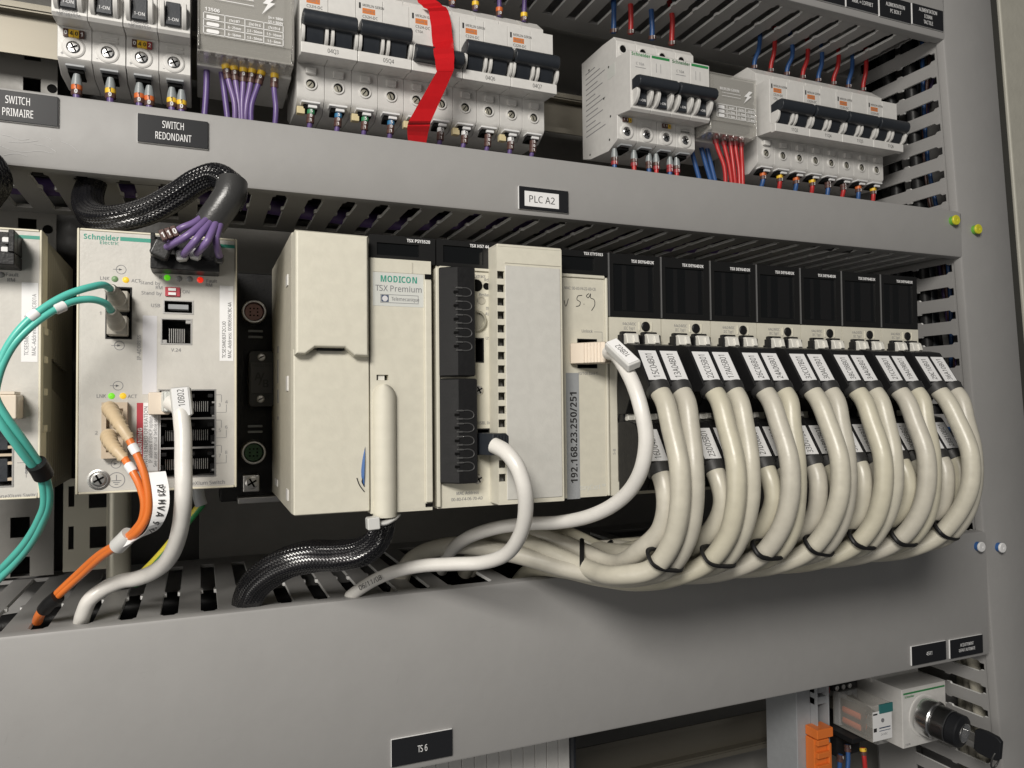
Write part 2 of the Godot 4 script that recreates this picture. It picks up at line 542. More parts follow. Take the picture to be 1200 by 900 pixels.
func _ready() -> void:
	# camera, air, lamp, exposure
	var cam := Camera3D.new()
	cam.fov = 54.19
	cam.near = 0.02
	cam.far = 20.0
	cam.transform = Transform3D(Basis(Vector3(0.923296, -0.009625, 0.383969), Vector3(-0.002171, 0.999539, 0.030274), Vector3(-0.384084, -0.028785, 0.922849)), Vector3(-225.86, 55.09, 391.09) * S)
	add_child(cam)
	cam.current = true
	var env := Environment.new()
	env.background_mode = Environment.BG_COLOR
	env.background_color = Color(0.07, 0.07, 0.07).linear_to_srgb()
	env.tonemap_mode = Environment.TONE_MAPPER_LINEAR
	env.tonemap_exposure = 1.0
	env.sdfgi_enabled = true
	env.ssao_enabled = true
	env.ssil_enabled = true
	var we := WorldEnvironment.new()
	we.environment = env
	add_child(we)
	var lamp := AreaLight3D.new()     # the room's ceiling tube, up and to the left in front of the cabinet
	lamp.name = "ceiling_lamp"
	lamp.area_size = Vector2(0.46, 0.34)
	lamp.light_color = Color(1.0, 0.98, 0.95)
	lamp.light_energy = 1.86
	lamp.area_range = 12.0
	lamp.shadow_enabled = true
	add_child(lamp)
	lamp.look_at_from_position(Vector3(-0.74, 0.65, 0.96), Vector3(0.0, 0.05, 0.0))
	var fill := AreaLight3D.new()     # the bright side of the room, off to the left at chest height
	fill.name = "side_lamp"
	fill.area_size = Vector2(0.9, 0.6)
	fill.light_color = Color(1.0, 0.98, 0.95)
	fill.light_energy = 0.4
	fill.area_range = 12.0
	fill.shadow_enabled = true
	add_child(fill)
	fill.look_at_from_position(Vector3(-1.10, -0.02, 0.62), Vector3(-0.1, 0.05, -0.05))
	materials()

	setting()
	ducts()
	nameplates()
	rails()
	upper_breakers()
	wires_above()
	switches()
	rack_and_modules()
	io_modules()
	lan_cables()
	lower_right()


func setting() -> void:
	var b := mb()
	b.bx(-226, 470, -420, 480, -236, -232, 0.5)
	struct("mounting_panel", b, M.panel)
	b = mb()
	b.bx(-520, 520, -480, 520, -275, -270, 0.5)
	struct("cabinet_back_wall", b, M.panel_dark)
	b = mb()
	b.bx(-520, 520, 520, 524, -275, -40, 0.5)
	b.bx(-520, 520, -484, -480, -275, -40, 0.5)
	b.bx(-524, -520, -484, 524, -275, -40, 0.5)
	struct("cabinet_side_wall", b, M.panel_dark)
	# perforated strip at the left
	b = mb()
	var holes := []
	holes = [Rect2(-337.6, 295.4, 10.0, 7.7), Rect2(-338.0, 274.0, 10.5, 9.5), Rect2(-340.2, 178.9, 10.9, 7.0), Rect2(-342.9, -30.5, 11.2, 13.7), Rect2(-342.7, -56.7, 11.2, 13.1)]
	for y in [250.0, 228.0, 206.0, 110.0, 88.0, 66.0, 44.0]: holes.append(Rect2(-341.0, y, 10.6, 9.0))
	b.plate(Rect2(-430, -57, 112.4, 540), holes, -207, -205)
	struct("perforated_strip", b, M.panel)
	b = mb()
	b.lathe([[0, 0], [3.0, 0], [3.0, 0.4]], at_(Vector3(-320.8, 277.6, -204.9)), 18)
	b.lathe([[0, 0], [3.0, 0], [3.0, 0.4]], at_(Vector3(-322.7, 179.3, -204.9)), 18)
	part("bolt_hole", b, M.hollow, get_node("perforated_strip"))
	# galvanised bracket with punched holes and the post beside it, below the switch
	b = mb()
	var z := -150.0
	b.plate(Rect2(-304.2, -45.7, 29.3, 57.8), [Rect2(-289.7, -32.2, 10.0, 13.4), Rect2(-290.3, -7.0, 10.5, 13.5), Rect2(-301.4, -32.0, 3.0, 14.3), Rect2(-301.5, -5.5, 3.3, 12.8)], -152, -150)
	single("punched_bracket", b, M.zinc, "galvanised bracket with punched square holes below the right switch", "bracket")
	b = mb()
	var c: Vector3 = Vector3(-273.3, -20.9, -148.0)
	b.prism(rounded(Rect2(c.x - 7, c.z - 8, 14, 12), 5.0, 6), -58, 60, 0.5, at_(Vector3.ZERO, FLATWISE))
	single("support_post", b, M.zinc, "shiny round-edged metal post beside the punched bracket below the right switch", "post")
	# cabinet frame on the right
	var fr := Node3D.new()
	fr.name = "cabinet_frame"
	fr.position = Vector3(400.8, 0, 0) * S
	fr.rotation.z = atan(0.078)
	add_child(fr)
	fr.set_meta("kind", "structure")
	anchors[fr.get_instance_id()] = Vector3.ZERO
	b = mb()
	b.bx(67.6, 78, -420, 520, -230, -61, 1.0)
	part("door_seal", b, M.frame, fr)
	b = mb()
	b.bx(79, 260, -420, 520, -230, -59.5, 2.0)
	part("frame_upright", b, M.frame_pale, fr)


# one slotted wall of a duct. The wall lies in x (along) and z (depth); xf puts it in place, local y is its thickness
func duct_wall(parent: Node, from: float, to: float, phase: float, zb: float, zn: float, zf: float, B: Basis, at: Vector3, rear: float, gone := [], hw := 5.9) -> void:
	var pitch := 20.9
	var out := PackedVector2Array([Vector2(-hw, zb), Vector2(hw, zb), Vector2(hw, zn - 3), Vector2(hw + 1.4, zn - 1.8), Vector2(hw + 1.4, zn + 1.8), Vector2(hw, zn + 3), Vector2(hw, zf - 5.5), Vector2(hw + 1.7, zf - 3.6), Vector2(hw + 1.7, zf), Vector2(-hw - 1.7, zf), Vector2(-hw - 1.7, zf - 3.6), Vector2(-hw, zf - 5.5), Vector2(-hw, zn + 3), Vector2(-hw - 1.4, zn + 1.8), Vector2(-hw - 1.4, zn - 1.8), Vector2(-hw, zn - 3)])
	var b := mb()
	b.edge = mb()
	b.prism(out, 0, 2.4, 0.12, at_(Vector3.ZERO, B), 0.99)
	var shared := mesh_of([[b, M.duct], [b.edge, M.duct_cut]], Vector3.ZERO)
	var k := ceili((from - phase) / pitch)
	while phase + (k + 1) * pitch < to:
		if not k in gone:
			var o := MeshInstance3D.new()
			o.mesh = shared
			o.name = number(parent, "finger")
			o.position = (at + B.x * (phase + (k + 0.5) * pitch) - anchors[parent.get_instance_id()]) * S
			parent.add_child(o)
		k += 1
	for q in [["rear_strip", rear, zb], ["front_strip", zf, -61.2]]:
		b = mb()
		var c := at + B * Vector3((from + to) / 2, (q[1] + q[2]) / 2, 1.2)
		b.box(c, Vector3(to - from, q[2] - q[1], 2.4), 0.1, B)
		part(q[0], b, M.duct, parent)


func cover_outline(y0: float, y1: float) -> PackedVector2Array:   # (z, y)
	var p := PackedVector2Array()
	for q in [[-66.5, y0], [-61.0, y0], [-59.6, y0 + 0.6], [-59, y0 + 2.0], [-59, y1 - 2.0], [-59.6, y1 - 0.6], [-61.0, y1], [-66.5, y1], [-66.5, y1 - 1.4], [-61.2, y1 - 1.4], [-61.2, y0 + 1.4], [-66.5, y0 + 1.4]]:
		p.append(Vector2(q[0], q[1]))
	return p


func ducts() -> void:
	# upper duct, between the breakers and the rack
	var t := thing("cable_duct", "grey slotted cable duct running between the breakers above and the controller rack below", "cable duct", Vector3(20, 181, -196), "grey slotted cable ducts")
	var b := mb()
	b.prism(cover_outline(180.4, 221), -500, 388, 0.25, at_(Vector3.ZERO, SIDEWAYS))
	var uc := part("cover", b, M.duct, t)
	b = mb()
	for q in [[Vector3(-319.6, 195.9, -58.9), Vector3(-315.9, 195.5, -58.9), Vector3(-311.4, 194.3, -58.9), Vector3(-307.6, 195.2, -58.9)], [Vector3(-320.2, 190.1, -58.9), Vector3(-315.1, 188.5, -58.9), Vector3(-309.1, 188.3, -58.9), Vector3(-302.3, 189.6, -58.9), Vector3(-296.9, 188.9, -58.9)], [Vector3(-316.6, 192.7, -58.9), Vector3(-310.6, 193.0, -58.9), Vector3(-303.9, 194.8, -58.9)], [Vector3(-318.7, 185.4, -58.9), Vector3(-312.8, 187.0, -58.9), Vector3(-308.3, 186.2, -58.9)], [Vector3(-305.4, 192.8, -58.9), Vector3(-298.5, 191.9, -58.9), Vector3(-295.4, 190.0, -58.9)], [Vector3(-293.1, 195.7, -58.9), Vector3(-288.4, 194.0, -58.9), Vector3(-285.3, 191.2, -58.9)], [Vector3(-300.8, 197.4, -58.9), Vector3(-297.7, 196.0, -58.9)]]:
		b.tube(curve(q, 4), 0.11, 5)
	part("scuff_mark", b, M.scuff, uc)
	b = mb()
	b.bx(-500, 384, 183.7, 219, -168, -166, 0.2)
	part("back", b, M.duct, t)
	duct_wall(t, -350, 384, -181.1, -156, -108, -72, FLATWISE, Vector3(0, 181.9, 0), -168.0)
	b = mb()
	b.bx(-500, 384, 217.7, 219.5, -166, -61.3, 0.2)
	part("top_wall", b, M.duct, t)
	# lower duct
	t = thing("cable_duct", "wide grey slotted cable duct below the controller rack, with cables dropping into its slots", "cable duct", Vector3(20, -165, -196), "grey slotted cable ducts")
	b = mb()
	var tabs := mb()
	for k in [0, 1, 2, 3, 4]: tabs.bx(-308.6 + 20.9 * k, -299.6 + 20.9 * k, -66.4, -64.6, -82, -66, 0.5)
	b.prism(cover_outline(-165.5, -58.4), -500, 408.5, 0.25, at_(Vector3.ZERO, SIDEWAYS))
	part("cover", b, M.duct, t)
	part("slot_tab", tabs, M.duct_cut, t)
	b = mb()
	b.bx(-500, 406, -162, -62, -229, -227, 0.2)
	part("back", b, M.duct, t)
	duct_wall(t, -350, 405, -304.1, -207, -126, -67, FLATWISE, Vector3(0, -61.5, 0), -229.0, [11, 13, 15, 17, 18, 20, 21, 23, 25, 27, 29])
	b = mb()
	b.bx(-500, 405, -164, -162.2, -227, -61.3, 0.2)
	part("bottom_wall", b, M.duct, t)
	# top duct
	t = thing("cable_duct", "grey slotted cable duct along the top edge, with a row of black nameplates", "cable duct", Vector3(20, 371, -196), "grey slotted cable ducts")
	b = mb()
	b.prism(cover_outline(370.3, 430), -500, 373.5, 0.25, at_(Vector3.ZERO, SIDEWAYS))
	part("cover", b, M.duct, t)
	b = mb()
	b.bx(-500, 366, 374, 428, -168, -166, 0.2)
	part("back", b, M.duct, t)
	b = mb()
	b.bx(-500, 366, 426.5, 428.4, -166, -61.3, 0.2)
	part("top_wall", b, M.duct, t)
	duct_wall(t, -350, 366, 347 - 20.9 * 17, -150, -102, -70, FLATWISE, Vector3(0, 371.6, 0), -168.0)
	# upright duct on the right, leaning a little
	t = thing("cable_duct", "upright grey slotted cable duct at the right end, leaning slightly", "cable duct", Vector3(400.8, 0, 0), "grey slotted cable ducts", true)
	t.rotation.z = atan(0.078)
	b = mb()
	# outline (z, x) pushed along y
	b.prism(cover_outline(0.6, 67), -400, 500, 0.3, at_(Vector3.ZERO, Basis(Vector3(0, 0, 1), Vector3(1, 0, 0), Vector3(0, 1, 0))))
	part("cover", b, M.duct, t)
	b = mb()
	b.bx(2, 63, -400, 500, -196, -194, 0.2)
	part("back", b, M.duct, t)
	duct_wall(t, -400, 500, 257.1, -150, -107, -70, Basis(Vector3(0, 1, 0), Vector3(0, 0, 1), Vector3(1, 0, 0)), Vector3(2.0, 0, 0), -196.0, [], 5.6)
	b = mb()
	b.bx(63.5, 65.3, -400, 500, -194, -61.3, 0.2)
	part("outer_wall", b, M.duct, t)
	# cables seen through the slots of the upright duct
	var cols := ["cable", "cable_b", "cable", "blue_wire", "marker_brown", "violet_dark"]
	var what := ["cream cable", "second cream cable", "third cream cable", "blue wire", "brown wire", "violet wire"]
	for i in 6:
		b = mb()
		var x0 := 437.0 + (i % 3) * 13
		if i < 3:
			b.tube(curve([Vector3(x0 + 8, -420, -95 - 17 * i), Vector3(x0 + 3, -260, -90 - 18 * i), Vector3(x0 - 2, -172, -95 - 15 * i)], 6), 5.6, 12)
		else:
			b.tube(curve([Vector3(x0 - 6, 10, -110), Vector3(x0 - 26, 180, -90 - 14 * (i - 3)), Vector3(x0 - 36, 280, -100 - 14 * (i - 3)), Vector3(x0 - 46, 400, -95)], 6), 1.8, 8)
		single("duct_cable" if i < 3 else "duct_wire", b, M[cols[i]], what[i] + " seen through the slots of the upright duct" + (" beside the key switch" if i < 3 else " beside the upper breakers"), "cable" if i < 3 else "wire", "cables inside the upright duct")
	for i in 9:
		b = mb()
		var row := []
		for k in 9: row.append(Vector3(-30.0 + 9.0 * (i % 3) + 2.0 * sin(k * 1.9 + i) + 441.0 - 0.078 * (-150.0 + 78.0 * k), -150.0 + 78.0 * k, -104.0 - 24.0 * (i / 3) - 5.0 * (i % 3) + 3.0 * sin(k * 1.3 + i * 2.1)))
		b.tube(curve(row, 4), 5.2, 10)
		single("duct_wire", b, M[["black", "navy", "black", "black", "hollow", "navy", "hollow", "black", "black"][i]], ORD[i] + " dark cable counted from the front inside the upright duct", "cable", "dark cables inside the upright duct")
	var lying := ["black", "violet_dark", "black", "violet_dark", "black", "navy", "black", "black", "hollow", "black"]
	for i in 10:
		b = mb()
		var up := i < 5
		var y := 190.0 + (i % 3) * 5.0 if up else -84.0 - (i % 3) * 9.0
		var zz := -80.0 - 17.0 * i if up else -84.0 - 26.0 * (i - 5)
		var row := []
		for k in 12: row.append(Vector3(-470 + 74 * k, y + 3.0 * sin(k * 1.7 + i), zz + 5.0 * sin(k * 2.3 + i * 2.0)))
		b.tube(curve(row, 4), 5.5 if up else 8.0, 10)
		single("duct_wire", b, M[lying[i]], ["first", "second", "third", "fourth", "fifth"][i % 5] + " dark wire from the front inside the " + ("upper" if up else "lower") + " duct behind its slots", "wire", "wires lying in the ducts")
	# round plugs that mark the covers
	for q in [["yellow", Vector3(376.3, 211.5, -59.0), "yellow-green marker plug near the right end of the upper duct cover"], ["yellow", Vector3(404.1, 205.9, -59.0), "yellow-green marker plug on the upright duct, beside the upper duct"], ["white", Vector3(396.9, -70.6, -59.0), "white and blue marker plug near the right end of the lower duct cover"], ["white", Vector3(423.6, -73.5, -59.0), "white and blue marker plug on the upright duct, beside the lower duct"]]:
		var p: Vector3 = q[1]
		var d := thing("marker_plug", q[2], "plug", p, "coloured round plugs on the duct covers")
		b = mb()
		b.lathe([[4.0, 0], [4.0, 2.6], [3.6, 3.0], [0, 3.0]], at_(p), 24)
		part("stem", b, M.dot_green if q[0] == "yellow" else M.dot_blue, d)
		b = mb()
		b.lathe([[0, 3.0], [4.1, 3.0], [4.3, 3.3], [4.3, 4.4], [3.9, 4.8], [1.2, 4.8], [0.8, 4.5], [0, 4.5]], at_(p), 24)
		part("cap", b, M.dot_yellow if q[0] == "yellow" else M.white_label, d)


func plate_thing(r: Rect2, label: String, lines: Array, h: float, gap: float, sx := 0.82) -> Node3D:
	var t := thing("nameplate", label, "nameplate", Vector3(r.get_center().x, r.position.y, -59), "engraved nameplates on the ducts")
	var b := mb()
	b.bx(r.position.x, r.end.x, r.position.y, r.end.y, -58.95, -57.75, 0.15)
	part("edge", b, M.white_print, t)
	b = mb()
	b.bx(r.position.x + 0.12, r.end.x - 0.12, r.position.y + 0.12, r.end.y - 0.12, -57.85, -57.3, 0.25)
	part("face", b, M.plate_black, t)
	for i in lines.size():
		text(t, lines[i], Vector3(r.get_center().x, r.get_center().y + ((lines.size() - 1) * 0.5 - i) * gap, -57.25), h, M.white_print, Basis(), sx, 400)
	return t


func nameplates() -> void:
	plate_thing(Rect2(-330.2, 202.8, 35.8, 16.0), "black nameplate SWITCH PRIMAIRE at the left end of the upper duct", ["SWITCH", "PRIMAIRE"], 4.0, 6.4, 0.56)
	plate_thing(Rect2(-257.4, 199.9, 35.6, 15.7), "black nameplate SWITCH REDONDANT on the upper duct, above the right switch", ["SWITCH", "REDONDANT"], 4.0, 6.4, 0.56)
	var t := plate_thing(Rect2(-33.0, 184.1, 36.4, 15.2), "black nameplate with a white PLC A2 sticker on the upper duct", [], 4, 6)
	var b := mb()
	var r: Rect2 = Rect2(-29.0, 186.3, 25.0, 10.0)
	b.bx(r.position.x, r.end.x, r.position.y, r.end.y, -57.3, -57.1, 0.05)
	part("sticker", b, M.white_label, t)
	text(t, "PLC A2", mid(r, -57.05), 4.6, M.black_print, Basis(), 0.98)
	plate_thing(Rect2(-119.6, -160.6, 38.3, 16.4), "black nameplate TS 6 at the bottom of the lower duct", ["TS 6"], 4.0, 6, 0.62)
	plate_thing(Rect2(313.4, -161.4, 40.2, 15.7), "black nameplate 4SR1 near the right end of the lower duct", ["4SR1"], 3.0, 5, 0.8)
	plate_thing(Rect2(358.4, -161.9, 40.4, 15.8), "black nameplate ACQUITTEMENT DEFAUT AUTOMATE at the right end of the lower duct", ["ACQUITTEMENT", "DEFAUT AUTOMATE"], 2.6, 4.4, 0.62)
	plate_thing(Rect2(332.8, 376.5, 37.5, 18.0), "black nameplate ALIMENTATION ECRAN TACTILE at the right end of the top duct", ["ALIMENTATION", "ECRAN", "TACTILE"], 3.2, 5.0, 0.7)
	plate_thing(Rect2(294.8, 375.8, 36.3, 18.3), "black nameplate ALIMENTATION PC BOX F on the top duct, second from its right end", ["ALIMENTATION", "PC BOX F"], 3.2, 5.2, 0.7)
	plate_thing(Rect2(258.0, 376.5, 35.1, 17.9), "black nameplate ending ARM. + COFFRET on the top duct, third from its right end", ["BAIES", "ARM. + COFFRET"], 3.2, 5.2, 0.7)
	plate_thing(Rect2(220.2, 376.2, 36.2, 17.5), "black nameplate cut by the photo edge, fourth from the right on the top duct", [""], 3.2, 5.2, 0.7)


func rail_outline(y: float, z: float) -> PackedVector2Array:   # (z, y) of a 35 mm top-hat rail
	return poly([z, y + 17.5, z, y + 13.6, z - 8.6, y + 13.6, z - 8.6, y - 13.6, z, y - 13.6, z, y - 17.5, z - 1.2, y - 17.5, z - 1.2, y - 12.4, z - 9.8, y - 12.4, z - 9.8, y + 12.4, z - 1.2, y + 12.4, z - 1.2, y + 17.5])


func rails() -> void:
	var b := mb()
	b.prism(rail_outline(305.8, -180), -440, 380, 0.3, at_(Vector3.ZERO, SIDEWAYS))
	single("mounting_rail", b, M.rail, "shiny metal mounting rail that carries the upper breakers", "mounting rail", "metal mounting rails")
	b = mb()
	b.prism(rail_outline(-252, -180), -420, 380, 0.3, at_(Vector3.ZERO, SIDEWAYS))
	single("mounting_rail", b, M.rail, "metal mounting rail below the lower duct, leading to the key switch", "mounting rail", "metal mounting rails")


func screw_head(b: Mb, dark: Mb, p: Vector3, r: float, B := Basis(), cross := true) -> void:
	var xf := at_(p, B)
	b.lathe([[r, -0.6], [r, 0.2], [r * 0.8, 0.55], [0, 0.7]], xf, 18)
	dark.box(xf * Vector3(0, 0, 0.62), Vector3(r * 1.5, r * 0.28, 0.3), 0.02, B * Basis(Vector3(0, 0, 1), 0.5))
	if cross: dark.box(xf * Vector3(0, 0, 0.62), Vector3(r * 0.28, r * 1.5, 0.3), 0.02, B * Basis(Vector3(0, 0, 1), 0.5))


# a two-pole breaker with a joined handle and a label ledge, left edge at x0
func ledge_breaker(x0: float, w: float, label: String, group: String, off := false) -> Node3D:
	var t := thing("circuit_breaker", label, "circuit breaker", Vector3(x0 + w / 2, 250, -165), group)
	var body := poly([-165, 262, -150, 254, -119, 251.5, -109.5, 257, -108, 259, -108, 280.2, -91, 278.6, -91, 286, -92, 287, -92, 323.2, -108, 324.2, -108, 334.6, -119, 344, -165, 344])
	var pw := w / 2
	for p in 2:
		var b := mb()
		var a := x0 + pw * p
		b.prism(body, a + 0.06, a + pw - 0.06, 0.35, at_(Vector3.ZERO, SIDEWAYS))
		var pole := part("pole", b, M.white, t)
		var cx := a + pw / 2
		b = mb()
		b.lathe([[3.0, 0.0], [3.1, 1.0], [3.9, 1.0], [4.2, 0.6], [4.3, 0.0]], at_(Vector3(cx, 267, -108)), 24)
		part("screw_collar", b, M.white, pole)
		b = mb()
		b.lathe([[0, 0.12], [3.05, 0.12]], at_(Vector3(cx, 267, -108)), 20)
		part("screw_recess", b, M.hollow, pole)
		b = mb()
		var d := mb()
		b.lathe([[2.3, 0.1], [2.3, 0.3], [1.9, 0.55], [0, 0.6]], at_(Vector3(cx - 0.4, 266.6, -108)), 18)
		d.box(Vector3(cx - 0.4, 266.6, -107.4), Vector3(3.6, 0.7, 0.12), 0.02, Basis(Vector3(0, 0, 1), 0.9 + p))
		part("screw", b, M.zinc, pole, [[d, M.hollow]])
		b = mb()
		b.bx(cx - 3.4, cx + 3.4, 273.2, 277.6, -108.2, -105.4, 0.5)
		part("screw_tab", b, M.white, pole)
		b = mb()
		b.bx(cx - 6, cx + 6, 254.2, 255.6, -114.5, -106.5, 0.3)
		b.bx(cx - 1.6, cx + 4.2, 251.5, 253.4, -112, -107.5, 0.3)
		part("terminal_clamp", b, M.marker_white, pole)
		b = mb()
		b.bx(cx - 4.5, cx + 4.5, 251.0, 254, -119, -109.4, 0.2)
		part("terminal_mouth", b, M.hollow, pole)
	var b := mb()
	b.bx(x0 + 0.05, x0 + w - 0.05, 277.4, 284.6, -91.5, -86, 0.6)
	part("label_ledge", b, M.white, t)
	# joined handle
	var dy := -9.5 if off else 0.0
	b = mb()
	b.prism(poly([-92, 301.2 + dy, -85, 302.6 + dy, -79.5, 302.2 + dy, -77.4, 300 + dy, -77, 297 + dy, -78.2, 293.8 + dy, -80.5, 292.8 + dy, -92, 293.2 + dy]), x0 + 0.8, x0 + w - 1.4, 0.6, at_(Vector3.ZERO, SIDEWAYS), 0.6)
	var h := part("handle", b, M.navy, t)
	b = mb()
	for p in 2:
		var cx := x0 + pw * (p + 0.5) - 0.3
		b.prism(poly([-92, 284.4, -87.5, 284.5, -84.5, 288, -82.6, 293.6 + dy * 0.4, -92, 293.6]), cx - 5.2, cx + 5.2, 0.4, at_(Vector3.ZERO, SIDEWAYS))
	part("lever", b, M.navy, h)
	for q in [x0 + 1.3, x0 + pw - 2.1, x0 + pw + 1.6, x0 + w - 1.2]:
		b = mb()
		b.prism(poly([-92, 284.3, -86.2, 284.4, -83.4, 286.6, -82.0, 290, -81.9, 293, -83.5, 294.3, -92, 294.3]), q - 1.1, q + 1.1, 0.5, at_(Vector3.ZERO, SIDEWAYS), 0.6)
		part("guard", b, M.white, t)
	return t


func ledge_print(t: Node3D, x0: float, rating: String, code: String, w: float) -> void:
	var b := mb()
	b.bx(x0 + 4.2, x0 + 12.6, 312.6, 316.2, -92.05, -91.9, 0.02)
	part("orange_mark", b, M.orange_print, t)
	b = mb()
	b.bx(x0 + 1.9, x0 + 3.2, 315.6, 319.4, -92.05, -91.9, 0.02)
	part("maker_mark", b, M.black_print, t)
	text(t, "MERLIN GERIN", Vector3(x0 + 4.2, 317.2, -91.9), 1.25, M.black_print, Basis(), 0.9, 400, "Droid Sans", 0).position.y += 0.0009
	text(t, "multi 9", Vector3(x0 + 8.4, 314.4, -91.85), 1.5, M.grey_print)
	text(t, "C32H-DC", Vector3(x0 + 4.2, 310.6, -91.9), 1.9, M.black_print, Basis(), 0.95, 400, "Droid Sans", 0)
	text(t, rating, Vector3(x0 + 4.2, 307.4, -91.9), 1.5, M.black_print, Basis(), 0.95, 400, "Droid Sans", 0)
	text(t, code, Vector3(x0 + w * 0.56, 281, -85.95), 2.7, M.black_print, Basis(), 0.8)


# a two-pole breaker of the rounder kind
func round_breaker(x0: float, w: float, label: String, group: String) -> Node3D:
	var t := thing("circuit_breaker", label, "circuit breaker", Vector3(x0 + w / 2, 250, -165), group)
	var body := poly([-165, 262, -152, 258, -122, 255.5, -109, 260.2, -108, 261.2, -108, 279.2, -90, 276.4, -88, 278, -88, 321.2, -90, 322.6, -108, 325, -108, 338, -112, 342.6, -130, 344, -165, 344])
	var pw := w / 2
	for p in 2:
		var a := x0 + pw * p
		var cx := a + pw / 2
		var b := mb()
		b.prism(body, a + 0.07, a + pw - 0.07, 0.4, at_(Vector3.ZERO, SIDEWAYS))
		var pole := part("pole", b, M.white, t)
		b = mb()
		b.lathe([[3.6, 0.1], [3.7, 0.9], [5.2, 0.9], [6.0, 0.5], [6.3, 0.0]], at_(Vector3(cx - 0.6, 267.4, -108)), 26)
		part("screw_collar", b, M.white, pole)
		b = mb()
		b.lathe([[0, 0.12], [3.65, 0.12]], at_(Vector3(cx - 0.6, 267.4, -108)), 20)
		part("screw_recess", b, M.hollow, pole)
		b = mb()
		var d := mb()
		screw_head(b, d, Vector3(cx - 0.6, 267.4, -107.6), 3.3)
		part("screw", b, M.chrome, pole, [[d, M.hollow]])
		# upper terminal screw
		b = mb()
		b.lathe([[2.9, 0.0], [3.0, 0.8], [3.9, 0.8], [4.3, 0.0]], at_(Vector3(cx - 3.2, 332, -108)), 22)
		part("screw_collar", b, M.white, pole)
		b = mb()
		b.lathe([[0, 0.12], [2.95, 0.12]], at_(Vector3(cx - 3.2, 332, -108)), 20)
		part("screw_recess", b, M.hollow, pole)
		b = mb()
		b.bx(cx - 5, cx + 5, 257.0, 258.4, -116, -109.4, 0.3)
		part("terminal_lip", b, M.grey_block, pole)
		b = mb()
		b.bx(cx - 4.2, cx + 4.2, 254.6, 257.4, -126, -113, 0.2)
		part("terminal_mouth", b, M.hollow, pole)
		# lever window
		b = mb()
		b.bx(cx - 4.4, cx + 3.6, 280.2, 294, -88.1, -85.4, 0.5)
		var lv := part("lever", b, M.navy, pole)
		text(lv, "1-ON", Vector3(cx - 0.4, 283.6, -85.35), 1.9, M.white_print, Basis(), 0.95)
		for q in [cx - 6.2, cx + 5.6]:
			b = mb()
			b.prism(poly([-88, 279.5, -84.4, 281, -81.6, 284.4, -80.4, 288.4, -81.5, 292.5, -88, 293]), q - 1.4, q + 1.4, 0.6, at_(Vector3.ZERO, SIDEWAYS), 0.6)
			part("guard", b, M.white, pole)
	return t


func marker_row(t: Node, at: Vector3, chars: String, cols: Array, w: float, h: float) -> void:
	for i in chars.length():
		var b := mb()
		var x := at.x + (i - (chars.length() - 1) * 0.5) * w
		b.bx(x - w / 2 + 0.04, x + w / 2 - 0.04, at.y - h / 2, at.y + h / 2, at.z - 1.2, at.z, 0.2)
		var k := part("wire_marker", b, M[cols[i]], t)
		text(k, chars[i], Vector3(x, at.y, at.z + 0.05), h * 0.52, M.black_print if cols[i] == "marker_yellow" else M.white_print, Basis(), 0.9, 700)


func steps(p: Array, n: int) -> Array:
	var o := []
	for i in p.size() - 1:
		for k in n: o.append(p[i].lerp(p[i + 1], float(k) / n))
	o.append(p[-1])
	return o


